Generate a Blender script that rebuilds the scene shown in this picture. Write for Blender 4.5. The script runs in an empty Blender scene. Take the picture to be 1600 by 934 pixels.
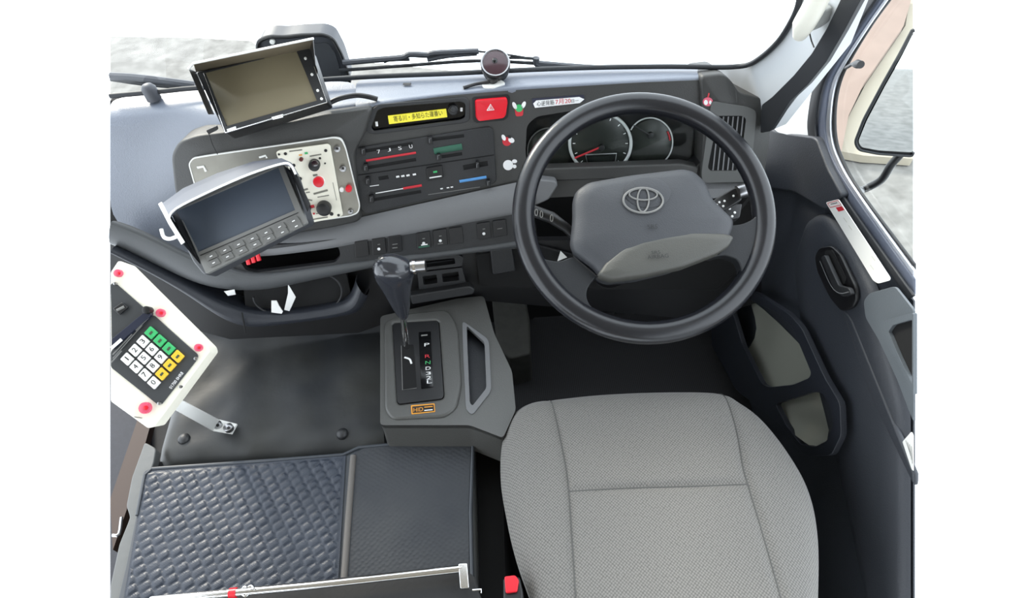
import bpy, bmesh, math, random
from mathutils import Vector as V, Matrix
from mathutils.geometry import delaunay_2d_cdt
random.seed(4)
S = bpy.context.scene
COL = S.collection
rad = math.radians

# ---------------------------------------------------------------- camera
FPX = 941.0                                   # focal length in pixels of the 1600 px frame
p_, r_ = rad(50), rad(4)
Fw = V((0, math.cos(p_), -math.sin(p_)))
R0 = V((1, 0, 0)); U0 = R0.cross(Fw)
Rt = R0*math.cos(r_) - U0*math.sin(r_)
Up = U0*math.cos(r_) + R0*math.sin(r_)
CAM = V((0, 0, 1.45))
cd = bpy.data.cameras.new('camera'); cam = bpy.data.objects.new('camera', cd); COL.objects.link(cam)
cd.sensor_width = 36; cd.lens = 36*FPX/1600; cd.clip_start = .02
M = Matrix((Rt, Up, -Fw)).transposed().to_4x4(); M.translation = CAM
cam.matrix_world = M
S.camera = cam

# ---------------------------------------------------------------- light
w = bpy.data.worlds.new('overcast_sky'); S.world = w; w.use_nodes = True
nt = w.node_tree; bg = nt.nodes['Background']
bg.inputs['Color'].default_value = (.86, .93, 1, 1); bg.inputs['Strength'].default_value = 3.5
sd = bpy.data.lights.new('sun', 'SUN'); sd.energy = 4; sd.angle = rad(15); sd.color = (1, .93, .8)
so = bpy.data.objects.new('sun', sd); COL.objects.link(so)
so.rotation_euler = V((-.5, .75, .5)).to_track_quat('Z', 'Y').to_euler()
S.view_settings.view_transform = 'Standard'; S.view_settings.look = 'None'
S.view_settings.exposure = 0; S.view_settings.gamma = 1; S.view_settings.use_curve_mapping = False

# ---------------------------------------------------------------- surveying: photo pixel -> point on a plane of the cab
def ray(x, y): return Fw + Rt*((x-800)/FPX) - Up*((y-467)/FPX)
class Plane:
    def __init__(s, p, n):
        s.o = V(p); s.n = V(n).normalized()
        if (CAM-s.o).dot(s.n) < 0: s.n = -s.n
    def p(s, x, y, off=0):
        d = ray(x, y); o = s.o + s.n*off
        return CAM + d*((o-CAM).dot(s.n)/d.dot(s.n))
    def off(s, o): return Plane(s.o+s.n*o, s.n)
def PY(v): return Plane((0, v, 0), (0, 1, 0))
def PX(v): return Plane((v, 0, 0), (1, 0, 0))
def PZ(v): return Plane((0, 0, v), (0, 0, 1))
def P3(a, b, c): return Plane(a, (b-a).cross(c-a))
def face_cam(x, y, depth, tx=0, ty=0):
    """plane through the point seen at x, y at a given depth, turned by tx (right) / ty (up) from facing the viewer"""
    return Plane(CAM+ray(x, y)*depth, -Fw + Rt*tx + Up*ty)

# ---------------------------------------------------------------- materials
def lin(c): return tuple(((v/255+.055)/1.055)**2.4 if v > 10 else v/255/12.92 for v in c)
MATS = {}
def mat(name, c, rough=.5, metal=0, spec=.5, noise=0, nscale=40, bump=0, bscale=300, emit=0, c2=None, coat=0):
    if name in MATS: return MATS[name]
    m = bpy.data.materials.new(name); m.use_nodes = True; t = m.node_tree; b = t.nodes['Principled BSDF']
    col = lin(c)+(1,)
    b.inputs['Base Color'].default_value = col; b.inputs['Roughness'].default_value = rough
    b.inputs['Metallic'].default_value = metal; b.inputs['Specular IOR Level'].default_value = spec
    b.inputs['Coat Weight'].default_value = coat
    tc = t.nodes.new('ShaderNodeTexCoord')
    if noise or c2:
        n = t.nodes.new('ShaderNodeTexNoise'); n.inputs['Scale'].default_value = nscale; n.inputs['Detail'].default_value = 5
        t.links.new(tc.outputs['Object'], n.inputs['Vector'])
        r = t.nodes.new('ShaderNodeValToRGB'); k = 1-noise
        r.color_ramp.elements[0].position = .35; r.color_ramp.elements[1].position = .68
        r.color_ramp.elements[0].color = (col[0]*k, col[1]*k, col[2]*k, 1)
        r.color_ramp.elements[1].color = (lin(c2)+(1,)) if c2 else tuple(min(1, v*(1+noise)) for v in col[:3])+(1,)
        t.links.new(n.outputs['Fac'], r.inputs['Fac']); t.links.new(r.outputs['Color'], b.inputs['Base Color'])
    if bump:
        n2 = t.nodes.new('ShaderNodeTexNoise'); n2.inputs['Scale'].default_value = bscale; n2.inputs['Detail'].default_value = 3
        t.links.new(tc.outputs['Object'], n2.inputs['Vector'])
        bp = t.nodes.new('ShaderNodeBump'); bp.inputs['Strength'].default_value = bump; bp.inputs['Distance'].default_value = .002
        t.links.new(n2.outputs['Fac'], bp.inputs['Height']); t.links.new(bp.outputs['Normal'], b.inputs['Normal'])
    if emit:
        b.inputs['Emission Color'].default_value = col; b.inputs['Emission Strength'].default_value = emit
    MATS[name] = m; return m
PAD = mat('dash_pad', (102, 109, 122), .38, spec=1, bump=.25, bscale=500)
FASC = mat('fascia_plastic', (58, 58, 57), .5, bump=.2, bscale=500)
BAND = mat('grey_band', (108, 109, 111), .5, bump=.15, bscale=500)
DARK = mat('dark_plastic', (40, 41, 43), .45, bump=.2, bscale=400)
BLACK = mat('black_plastic', (22, 22, 24), .4)
GLOSSB = mat('gloss_black', (12, 12, 14), .12)
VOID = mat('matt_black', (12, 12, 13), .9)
NAVY = mat('navy_plastic', (36, 39, 46), .45, bump=.2, bscale=400)
CONS = mat('console_plastic', (76, 76, 74), .36, bump=.2, bscale=450)
WHEEL = mat('wheel_urethane', (25, 26, 30), .24, spec=.5, bump=.08, bscale=700)
HUB = mat('hub_urethane', (54, 56, 60), .5, bump=.25, bscale=700)
HUBL = mat('hub_lower', (68, 68, 64), .5, bump=.25, bscale=700)
WHITE = mat('white_plastic', (232, 232, 228), .4)
CREAM = mat('cream_plastic', (238, 234, 218), .35, noise=.05, nscale=12)
SILV = mat('brushed_plate', (156, 154, 146), .34, metal=.75, noise=.15, nscale=14)
CHROME = mat('chrome', (225, 225, 225), .12, metal=1)
STEEL = mat('steel', (170, 170, 172), .3, metal=1)
REDP = mat('red_plastic', (214, 28, 44), .28)
PINK = mat('pink_lamp', (214, 84, 110), .25)
REDL = mat('red_print', (196, 44, 56), .5)
BLUEL = mat('blue_print', (88, 150, 210), .5)
GREENP = mat('green_print', (44, 92, 74), .5)
WPRINT = mat('white_print', (235, 235, 235), .5)
KPRINT = mat('black_print', (30, 28, 28), .6)
GREENK = mat('green_key', (60, 176, 104), .4)
YELK = mat('yellow_key', (232, 188, 52), .4)
GREYK = mat('grey_key', (98, 98, 96), .45)
GREYB = mat('grey_bezel', (112, 112, 110), .45)
LCD = mat('yellow_lcd', (226, 214, 60), .4, emit=.25)
LCDD = mat('dark_lcd', (34, 38, 36), .2)
GAUGE = mat('gauge_face', (40, 43, 40), .25)
VINYL = mat('vinyl_cover', (38, 40, 43), .5, spec=.35, noise=.0, nscale=6, bump=.3, bscale=40, c2=(50, 50, 47))
GREYV = mat('grey_vinyl', (90, 92, 92), .5, bump=.3, bscale=50)
PILL = mat('pillar_trim', (196, 200, 203), .5)
OFFW = mat('offwhite_handle', (222, 220, 208), .4)
RUBB = mat('rubber_seal', (34, 36, 40), .55)
DOORM = mat('door_trim', (50, 53, 59), .5, bump=.25, bscale=400)
DOORG = mat('door_grey', (92, 98, 103), .5, bump=.2, bscale=400)
POCK = mat('pocket_liner', (140, 141, 131), .55)
ALU = mat('window_alloy', (200, 203, 210), .3, metal=.8)
FLOORM = mat('floor_rubber', (26, 26, 28), .75, noise=.2, nscale=60)
BROWN = mat('dark_brown', (60, 44, 36), .6)
ASPH = mat('asphalt', (118, 116, 112), .95, noise=.15, nscale=9, c2=(138, 136, 132))
PINKP = mat('pink_paving', (136, 118, 108), .9, noise=.06, nscale=4)
CREAMP = mat('cream_paving', (162, 154, 138), .9, noise=.04, nscale=3)
MIRR = mat('mirror', (235, 238, 240), .02, metal=1)
SCREEN = mat('screen_glare_tint', (122, 114, 92), .16, spec=.8, coat=.6)  # brown base colour stands in for a bright reflection on the glass
SCREEN2 = mat('screen_glass_blue', (78, 86, 98), .5, spec=.35)
ORANGE = mat('orange_print', (222, 150, 44), .5)
PAPER = mat('paper', (228, 228, 226), .7)
SEAM = mat('seam_thread', (92, 92, 90), .8)
CLOTHB = mat('black_cloth', (34, 34, 34), .75, bump=.4, bscale=120)
LENS = mat('lens_glass', (44, 30, 34), .08, coat=1)

def tex_mat(name, build, rough):
    m = bpy.data.materials.new(name); m.use_nodes = True; t = m.node_tree; b = t.nodes['Principled BSDF']
    b.inputs['Roughness'].default_value = rough; build(t, b); return m
def N(t, k, **kw):
    n = t.nodes.new('ShaderNode'+k)
    for a, v in kw.items():
        if hasattr(n, a): setattr(n, a, v)
        else: n.inputs[a.replace('_', ' ')].default_value = v
    return n
def seat_build(t, b):
    tc = N(t, 'TexCoord'); mp = N(t, 'Mapping'); mp.inputs['Rotation'].default_value = (0, 0, rad(45)); mp.inputs['Scale'].default_value = (1, 1, 0)
    t.links.new(tc.outputs['Object'], mp.inputs['Vector'])
    v = N(t, 'TexVoronoi', Scale=260.0, Randomness=.15); t.links.new(mp.outputs['Vector'], v.inputs['Vector'])
    r = N(t, 'ValToRGB'); r.color_ramp.elements[0].color = lin((131, 129, 125))+(1,); r.color_ramp.elements[1].color = lin((80, 79, 77))+(1,)
    r.color_ramp.elements[0].position = .2; r.color_ramp.elements[1].position = .75
    t.links.new(v.outputs['Distance'], r.inputs['Fac']); t.links.new(r.outputs['Color'], b.inputs['Base Color'])
    bp = N(t, 'Bump', Strength=.5, Distance=.0015); bp.invert = True
    t.links.new(v.outputs['Distance'], bp.inputs['Height']); t.links.new(bp.outputs['Normal'], b.inputs['Normal'])
    b.inputs['Sheen Weight'].default_value = .2; b.inputs['Specular IOR Level'].default_value = .2
SEAT = tex_mat('seat_fabric', seat_build, .85)
def mat_build(scale, strength, colA, colB):
    def f(t, b):
        tc = N(t, 'TexCoord'); mp = N(t, 'Mapping'); mp.inputs['Rotation'].default_value = (0, 0, rad(38)); mp.inputs['Scale'].default_value = (1, 1.25, 1)
        t.links.new(tc.outputs['Object'], mp.inputs['Vector'])
        v = N(t, 'TexVoronoi', Scale=scale, Randomness=.35); v.feature = 'SMOOTH_F1'; t.links.new(mp.outputs['Vector'], v.inputs['Vector'])
        nz = N(t, 'TexNoise', Scale=9.0, Detail=4.0); t.links.new(tc.outputs['Object'], nz.inputs['Vector'])
        r = N(t, 'ValToRGB'); r.color_ramp.elements[0].color = lin(colA)+(1,); r.color_ramp.elements[1].color = lin(colB)+(1,)
        r.color_ramp.elements[0].position = .35; r.color_ramp.elements[1].position = .7
        t.links.new(nz.outputs['Fac'], r.inputs['Fac']); t.links.new(r.outputs['Color'], b.inputs['Base Color'])
        bp = N(t, 'Bump', Strength=strength, Distance=.006); bp.invert = True
        t.links.new(v.outputs['Distance'], bp.inputs['Height']); t.links.new(bp.outputs['Normal'], b.inputs['Normal']); b.inputs['Specular IOR Level'].default_value = .4
    return f
MATQ = tex_mat('quilted_mat', mat_build(300.0, .12, (38, 44, 55), (47, 53, 64)), .4)
MATP = tex_mat('plain_mat', mat_build(120.0, .22, (44, 47, 52), (54, 56, 59)), .55)
def rib_build(t, b):
    tc = N(t, 'TexCoord'); wv = N(t, 'TexWave', Scale=60.0); t.links.new(tc.outputs['Object'], wv.inputs['Vector'])
    r = N(t, 'ValToRGB'); r.color_ramp.elements[0].color = lin((20, 20, 22))+(1,); r.color_ramp.elements[1].color = lin((40, 40, 43))+(1,)
    t.links.new(wv.outputs['Fac'], r.inputs['Fac']); t.links.new(r.outputs['Color'], b.inputs['Base Color'])
RIB = tex_mat('ribbed_mat', rib_build, .8)
def glass_build(t, b):
    out = [n for n in t.nodes if n.type == 'OUTPUT_MATERIAL'][0]; t.nodes.remove(b)
    tr = N(t, 'BsdfTransparent'); tr.inputs['Color'].default_value = (.97, .985, .98, 1)
    gl = N(t, 'BsdfGlossy'); gl.inputs['Roughness'].default_value = .02
    mx = N(t, 'MixShader'); mx.inputs[0].default_value = .03
    t.links.new(tr.outputs[0], mx.inputs[1]); t.links.new(gl.outputs[0], mx.inputs[2]); t.links.new(mx.outputs[0], out.inputs['Surface'])
GLASS = tex_mat('clear_glass', lambda t, b: glass_build(t, b), .05)

# ---------------------------------------------------------------- mesh helpers
ORG = {}
def link(name, verts, faces, m, parent=None, smooth=True, wn=True, angle=38, org=None):
    if parent is not None: o0 = ORG[parent.name]
    elif org is not None: o0 = V(org)
    else:
        o0 = sum(verts, V())/len(verts); o0.z = min(v.z for v in verts)
    me = bpy.data.meshes.new(name); me.from_pydata([v-o0 for v in verts], [], faces); me.materials.append(m)
    bm = bmesh.new(); bm.from_mesh(me); bmesh.ops.recalc_face_normals(bm, faces=bm.faces); bm.to_mesh(me); bm.free()
    return finish(name, me, parent, o0, smooth, wn, angle)
def finish(name, me, parent, o0, smooth=True, wn=True, angle=38):
    o = bpy.data.objects.new(name, me); COL.objects.link(o); ORG[o.name] = o0
    if smooth:
        for p in me.polygons: p.use_smooth = True
        me.set_sharp_from_angle(angle=rad(angle))
        if wn:
            k = o.modifiers.new('wn', 'WEIGHTED_NORMAL'); k.keep_sharp = True
    if parent is not None: o.parent = parent
    else: o.location = o0
    return o
def bm_link(name, bm, m, parent=None, org=None, **kw):
    bmesh.ops.recalc_face_normals(bm, faces=bm.faces)
    if parent is not None: o0 = ORG[parent.name]
    elif org is not None: o0 = V(org)
    else:
        vs = [v.co for v in bm.verts]; o0 = sum(vs, V())/len(vs); o0.z = min(v.z for v in vs)
    for v in bm.verts: v.co = v.co - o0
    me = bpy.data.meshes.new(name); bm.to_mesh(me); bm.free(); me.materials.append(m)
    return finish(name, me, parent, o0, **kw)
def empty(name, loc):
    o = bpy.data.objects.new(name, None); o.empty_display_size = .05; COL.objects.link(o); o.location = V(loc); ORG[o.name] = V(loc); return o
def tag(o, label=None, cat=None, group=None, kind=None):
    if label: o['label'] = label
    if cat: o['category'] = cat
    if group: o['group'] = group
    if kind: o['kind'] = kind
    return o
def thing(name, loc, label, cat, group=None): return tag(empty(name, loc), label, cat, group)
def rp(pts, r=6, seg=4):
    """round the corners of a polygon"""
    out = []; n = len(pts)
    for i in range(n):
        a, b, c = V(pts[i-1]).to_2d() if len(pts[i-1]) == 2 else V(pts[i-1]), V(pts[i]), V(pts[(i+1) % n])
        la, lc = (a-b).length, (c-b).length; q = min(r, la*.45, lc*.45)
        s = b+(a-b).normalized()*q; e = b+(c-b).normalized()*q
        for k in range(seg+1):
            t = k/seg; out.append(tuple(s*(1-t)**2+b*2*t*(1-t)+e*t*t))
    return out
def sm(pts, n=4): return [(p.x, p.y) for p in catmull([V((a, b, 0)) for a, b in pts], n)]
def box_px(x0, y0, x1, y1, skew=0, lean=0):
    """slightly sheared rectangle outline: skew = rise of the right end, lean = shift of the bottom"""
    return [(x0, y0), (x1, y0-skew), (x1+lean, y1-skew), (x0+lean, y1)]
def slab(name, pts, pl, thick, m, parent=None, off=0, bev=0, holes=(), seg=3, org=None, wn=True):
    bm = bmesh.new(); n = pl.n
    surf = (lambda x, y: pl.p(x, y, off))
    if holes:
        P2 = []; E2_ = []
        for poly in [pts]+list(holes):
            k = len(P2); P2 += [V(q).to_2d() if len(q) == 3 else V(q) for q in poly]; E2_ += [(k+i, k+(i+1) % len(poly)) for i in range(len(poly))]
        ov, oe, of, _1, _2, _3 = delaunay_2d_cdt(P2, E2_, [], 0, 1e-5)
        def inside(c, poly):
            r = False
            for i in range(len(poly)):
                (x0, y0), (x1, y1) = poly[i-1][:2], poly[i][:2]
                if (y0 > c.y) != (y1 > c.y) and c.x < (x1-x0)*(c.y-y0)/(y1-y0)+x0: r = not r
            return r
        vs = [bm.verts.new(surf(q.x, q.y)) for q in ov]
        for f in of:
            c = sum((ov[i] for i in f), V((0, 0)))/len(f)
            if inside(c, pts) and not any(inside(c, h) for h in holes): bm.faces.new([vs[i] for i in f])
        bmesh.ops.recalc_face_normals(bm, faces=bm.faces)
    else:
        for q in pts: bm.verts.new(surf(*q))
        bm.faces.new([v for v in bm.verts])
    if thick:
        r = bmesh.ops.extrude_face_region(bm, geom=list(bm.faces))
        for g in r['geom']:
            if isinstance(g, bmesh.types.BMVert): g.co -= n*thick
        bmesh.ops.recalc_face_normals(bm, faces=bm.faces)
        if bev:
            es = [e for e in bm.edges if len(e.link_faces) == 2 and e.calc_face_angle(0) > rad(50)]
            bmesh.ops.bevel(bm, geom=es, offset=bev, segments=seg, profile=.5, affect='EDGES', clamp_overlap=True)
    return bm_link(name, bm, m, parent, org=org, wn=wn)
def pillow(name, pts, pl, rings, m, parent=None, c=None, org=None):
    """stacked rings of one outline: (scale, height over the plane)"""
    P = [pl.p(*q) for q in pts]; cc = pl.p(*c) if c else sum(P, V())/len(P)
    vs = []; fs = []; n = len(P)
    for s, h in rings: vs += [cc+(p-cc)*s+pl.n*h for p in P]
    for k in range(len(rings)-1):
        for i in range(n):
            j = (i+1) % n; fs.append((k*n+i, k*n+j, (k+1)*n+j, (k+1)*n+i))
    vs.append(cc+pl.n*rings[-1][1]); b = (len(rings)-1)*n
    for i in range(n): fs.append((b+i, b+(i+1) % n, len(vs)-1))
    fs.append(tuple(reversed(range(n))))
    return link(name, vs, fs, m, parent, wn=False, angle=60, org=org)
def grid(name, rows, m, parent=None, thick=0, sub=0, org=None, angle=60, tdir=None):
    bm = bmesh.new(); R = [[bm.verts.new(p) for p in r] for r in rows]
    for a, b in zip(R, R[1:]):
        for i in range(len(a)-1): bm.faces.new((a[i], a[i+1], b[i+1], b[i]))
    if thick:
        r = bmesh.ops.extrude_face_region(bm, geom=list(bm.faces)); d = V(tdir) if tdir else V((0, .6, -.8))
        for g in r['geom']:
            if isinstance(g, bmesh.types.BMVert): g.co += d*thick
    o = bm_link(name, bm, m, parent, org=org, wn=False, angle=angle)
    if sub:
        k = o.modifiers.new('sub', 'SUBSURF'); k.levels = k.render_levels = sub
        if thick:
            for e in o.data.edges: pass
    return o
def catmull(pts, n=6, closed=False):
    P = [V(p) for p in pts]
    if len(P) < 3: return P
    out = []; L = len(P); rng = L if closed else L-1
    for i in range(rng):
        p1, p2 = P[i], P[(i+1) % L]
        p0 = P[i-1] if (closed or i) else p1*2-p2
        p3 = P[(i+2) % L] if (closed or i+2 < L) else p2*2-p1
        for k in range(n):
            t = k/n; out.append(.5*((2*p1)+(p2-p0)*t+(2*p0-5*p1+4*p2-p3)*t*t+(3*p1-p0-3*p2+p3)*t**3))
    if not closed: out.append(P[-1])
    return out
def tube_geo(P, r, seg=10, closed=False, flat=None):
    n = len(P); vs = []; fs = []; up = None
    for i in range(n):
        a = P[i-1] if (i or closed) else P[0]; b = P[(i+1) % n] if (i < n-1 or closed) else P[-1]
        t = (b-a).normalized()
        if up is None: up = t.orthogonal().normalized() if flat is None else V(flat)
        if flat is not None: up = V(flat)
        u = (up-t*up.dot(t)).normalized(); up = u; w_ = t.cross(u)
        rr = r[i] if isinstance(r, (list, tuple)) and len(r) == n else r
        ru, rw = rr if isinstance(rr, (tuple, list)) else (rr, rr)
        for k in range(seg):
            q = 2*math.pi*k/seg; vs.append(P[i]+u*math.cos(q)*ru+w_*math.sin(q)*rw)
    for i in range(n if closed else n-1):
        for k in range(seg):
            j = (i+1) % n; l = (k+1) % seg; fs.append((i*seg+k, i*seg+l, j*seg+l, j*seg+k))
    if not closed: fs += [tuple(reversed(range(seg))), tuple(range((n-1)*seg, n*seg))]
    return vs, fs
def tube(name, P, r, m, parent=None, seg=10, closed=False, flat=None, smooth=0, org=None):
    P = [V(p) for p in P]
    if smooth: P = catmull(P, smooth, closed)
    vs, fs = tube_geo(P, r, seg, closed, flat); return link(name, vs, fs, m, parent, wn=False, org=org)
def multi(name, geos, m, parent=None, **kw):
    vs, fs = [], []
    for a, b in geos:
        k = len(vs); vs += a; fs += [tuple(i+k for i in f) for f in b]
    return link(name, vs, fs, m, parent, **kw)
def lathe(name, c, n, prof, m, parent=None, seg=28, org=None):
    n = V(n).normalized(); u = n.orthogonal().normalized(); w_ = n.cross(u); vs = []; fs = []
    for r, h in prof:
        for k in range(seg):
            q = 2*math.pi*k/seg; vs.append(c+n*h+(u*math.cos(q)+w_*math.sin(q))*max(r, 1e-5))
    for i in range(len(prof)-1):
        for k in range(seg): l = (k+1) % seg; fs.append((i*seg+k, i*seg+l, (i+1)*seg+l, (i+1)*seg+k))
    fs += [tuple(reversed(range(seg))), tuple(range((len(prof)-1)*seg, len(prof)*seg))]
    return link(name, vs, fs, m, parent, wn=False, org=org)
def mpx(pl, x, y, off=0): return (pl.p(x, y, off)-CAM).dot(Fw)/FPX      # metres per pixel there
def disc(name, pl, x, y, rpx, h, m, parent=None, off=0, round_=.25, **kw):
    s = mpx(pl, x, y, off)*rpx; b = min(s, h)*round_
    return lathe(name, pl.p(x, y, off), pl.n, [(s, -.002), (s, h-b), (s-b*.3, h-b*.3), (s-b, h)], m, parent, **kw)
def ring(name, pl, x, y, rx, ry, tpx, m, parent=None, off=0, a0=0, a1=360, **kw):
    full = a1-a0 >= 360; n = 40
    P = [pl.p(x+rx*math.cos(rad(a0+(a1-a0)*k/n)), y-ry*math.sin(rad(a0+(a1-a0)*k/n)), off) for k in range(n if full else n+1)]
    return tube(name, P, mpx(pl, x, y)*tpx/2, m, parent, closed=full, seg=8, **kw)
def line_geo(pl, pts, tpx, off=0, smooth=0):
    P = [pl.p(x, y, off) for x, y in pts]
    if smooth: P = catmull(P, smooth)
    s = mpx(pl, *pts[0])*tpx/2
    return tube_geo(P, [(s*.3, s)]*len(P), 8, flat=pl.n)
def pline(name, pl, pts, tpx, m, parent=None, off=0, smooth=0, **kw):
    vs, fs = line_geo(pl, pts, tpx, off, smooth); return link(name, vs, fs, m, parent, wn=False, **kw)
FONT = None
def text(name, s, pl, a, b, m, parent=None, off=.001, hpx=None, flip=False):
    """string s lying on the plane, its baseline from pixel a to pixel b"""
    cu = bpy.data.curves.new(name, 'FONT'); cu.body = s; cu.extrude = 0.0; cu.resolution_u = 3; cu.size = 1
    tmp = bpy.data.objects.new('t', cu); COL.objects.link(tmp)
    dg = bpy.context.evaluated_depsgraph_get(); me = bpy.data.meshes.new_from_object(tmp.evaluated_get(dg))
    bpy.data.objects.remove(tmp); bpy.data.curves.remove(cu)
    if not len(me.vertices): return None
    xs = [v.co.x for v in me.vertices]; ys = [v.co.y for v in me.vertices]
    A, B = pl.p(*a, off), pl.p(*b, off); u = B-A; L = u.length; u.normalize(); vv = pl.n.cross(u)
    x0, x1, y0, y1 = min(xs), max(xs), min(ys), max(ys); sx = L/(x1-x0); sy = sx
    if hpx: sy = mpx(pl, *a)*hpx/(y1-y0)
    vs = [A+u*((v.co.x-x0)*sx)+vv*((v.co.y-y0)*sy) for v in me.vertices]
    o0 = ORG[parent.name] if parent is not None else sum(vs, V())/len(vs)
    me2 = bpy.data.meshes.new(name); me2.from_pydata([v-o0 for v in vs], [], [tuple(p.vertices) for p in me.polygons]); me2.materials.append(m)
    return finish(name, me2, parent, o0, smooth=False)
def dup(o, delta, parent=None):
    c = o.copy(); COL.objects.link(c)
    if parent is not None: c.parent = parent
    else: c.location = o.location+delta
    for ch in list(o.children): dup(ch, V(), c)
    return c

# ================================================================ SURFACES OF THE CAB
# fascia: two upright planes meeting at a vertical crease; the centre turns towards the driver
_a, _b = PY(.955).p(660, 185), PY(.905).p(660, 320)
PFL = P3(_a, _b, _a+V((1, .09, 0)))
_c, _d = PFL.p(800, 185), PFL.p(800, 320)
PFR = P3(_c, _d, _c+V((1, -.04, 0)))
TOPZ = .868

# ================================================================ STRUCTURE
def struct(o): o['kind'] = 'structure'; return o
G = PZ(-.9)
tag(slab('asphalt_ground', [(172, 57), (300, 59), (392, 64), (420, 86), (560, 96), (640, 104), (720, 112), (760, 150), (1100, 500), (1000, 900), (172, 900)], G, .05, ASPH), kind='structure')
tag(slab('asphalt_ground', [(1427, 0), (1427, 900), (1200, 800), (1200, 150), (1330, 40), (1370, 0)], G, .05, ASPH), kind='structure')
struct(slab('pavement', [(1385, -8), (1426, -8), (1412, 40), (1350, 130), (1326, 180), (1314, 240), (1296, 236), (1296, 120), (1335, 40)], G, .05, PINKP, off=.12))
struct(slab('pavement', [(1427, 0), (1427, 248), (1350, 243), (1312, 236), (1326, 182), (1352, 132), (1415, 40), (1421, 0)], G, .05, CREAMP, off=.06))

# cab floor, firewall, step well
struct(slab('floor', [(172, 400), (1190, 420), (1427, 640), (1427, 1300), (172, 1300)], PZ(0), .05, FLOORM))
struct(slab('wall_front', [(172, 158), (1100, 124), (1150, 150), (1190, 330), (1180, 600), (172, 560)], PY(1.13), .02, VOID))
def cuboid(name, a, b, m, parent=None):
    vs = [V((x, y, z)) for x in (a[0], b[0]) for y in (a[1], b[1]) for z in (a[2], b[2])]
    return link(name, vs, [(0, 1, 3, 2), (4, 6, 7, 5), (0, 4, 5, 1), (2, 3, 7, 6), (0, 2, 6, 4), (1, 5, 7, 3)], m, parent, wn=False)
LINING = mat('roof_lining', (126, 119, 106), .9)
struct(cuboid('ceiling', (-1.3, -3.0, 2.0), (.72, .78, 2.05), LINING))
struct(cuboid('wall_back', (-1.3, -3.05, -.1), (.72, -3.0, 2.0), LINING))
wr = struct(empty('wall_right', (.69, -1.5, -.4)))
cuboid('lower_side', (.68, -3.0, -.5), (.72, -.02, .85), PILL, wr)
cuboid('upper_side', (.68, -3.0, 1.7), (.72, -.02, 2.0), PILL, wr)
cuboid('window_post', (.68, -.9, .85), (.72, -.75, 1.7), PILL, wr)
wl = struct(empty('wall_left', (-1.28, -1.5, -.1)))
cuboid('lower_side', (-1.3, -3.0, -.1), (-1.26, -.5, .85), LINING, wl)
cuboid('upper_side', (-1.3, -3.0, 1.6), (-1.26, -.5, 2.0), LINING, wl)
tag(cuboid('asphalt_ground', (.74, -14, -.95), (9, -.02, -.9), ASPH), kind='structure')

# windscreen: base seal, pillar seal, pane
WSB = [(172, 153), (250, 146), (300, 141), (400, 135), (540, 125), (620, 121), (700, 118), (760, 115), (850, 111), (950, 108), (1050, 107), (1120, 108), (1150, 107)]
PIL = P3(PY(1.01).p(1150, 107), PY(.86).p(1252, 0), PY(.85).p(1240, 150))
seal = [PZ(TOPZ+.006).p(x, y-3) for x, y in WSB]+[PIL.p(x, y) for x, y in [(1172, 100), (1196, 84), (1218, 62), (1236, 34), (1246, 12), (1250, -6)]]
win = struct(empty('window_1', seal[5]))
tube('window_seal', seal, .0045, RUBB, win, smooth=4)
a0, a1 = PZ(TOPZ+.006).p(172, 151), PZ(TOPZ+.006).p(1150, 104)
top = [V((a0.x, .84, 1.9)), V((.62, .74, 1.9))]
glass_pts = [PZ(TOPZ+.006).p(x, y-3)+V((0, .008, 0)) for x, y in WSB]
link('pane', glass_pts+[PIL.p(1200, 84, -.02), PIL.p(1250, 4, -.02), V((.62, .74, 1.9)), V((a0.x, .86, 1.9))], [tuple(range(len(glass_pts)+4))], GLASS, win, smooth=False)

# A pillar
pr = struct(empty('trim_1', PIL.p(1200, 190)))
slab('pillar_cover', rp([(1250, -6), (1246, 12), (1236, 34), (1218, 62), (1196, 84), (1172, 100), (1146, 106), (1118, 108), (1124, 160), (1180, 190), (1204, 205), (1300, 80), (1332, -6)], 3), PIL, .03, PILL, pr, off=-.004, bev=.002)
slab('pillar_rubber', rp([(1316, -6), (1348, -6), (1318, 50), (1290, 98), (1262, 132), (1234, 158), (1204, 205), (1188, 208), (1190, 164), (1206, 152), (1240, 118), (1268, 84), (1292, 44)], 3), PIL, .008, RUBB, pr, off=.006, bev=.002)
# white quarter panel and dark corner below it
CNR = P3(PX(.6).p(1210, 200), PX(.64).p(1290, 110), PX(.61).p(1268, 215))
slab('quarter_panel', rp([(1300, 85), (1262, 132), (1204, 196), (1215, 207), (1245, 214), (1272, 216), (1276, 170), (1284, 130)], 3), CNR, .02, PILL, pr, bev=.002)
pline('screw', CNR, [(1237, 162), (1241, 163)], 4, BLACK, pr, off=.002)

# ================================================================ DASHBOARD
dash = thing('dashboard', (0, 1.0, .5), 'grey moulded plastic dashboard spanning the cab under the windscreen', 'dashboard')
def row(pts, pl): return [pl.p(*q) for q in pts]
def interp(pts, xs):
    out = []
    for x in xs:
        for (x0, y0), (x1, y1) in zip(pts, pts[1:]):
            if x0 <= x <= x1: out.append((x, y0+(y1-y0)*(x-x0)/(x1-x0))); break
        else: out.append((x, pts[0][1] if x < pts[0][0] else pts[-1][1]))
    return out
XS = [556, 600, 650, 700, 750, 800, 850, 900, 950, 1000, 1050, 1090, 1120]
crestA = [(556, 160), (600, 152), (700, 141), (800, 131), (900, 124), (1000, 118), (1090, 113), (1120, 113)]
crestB = [(556, 178), (590, 163), (700, 149), (800, 141), (900, 135), (1000, 129), (1090, 125), (1125, 126)]
def PF(x): return PFL if x <= 800 else PFR
r0 = [PZ(TOPZ-.004).p(x, y) for x, y in interp(WSB, XS)]
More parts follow.
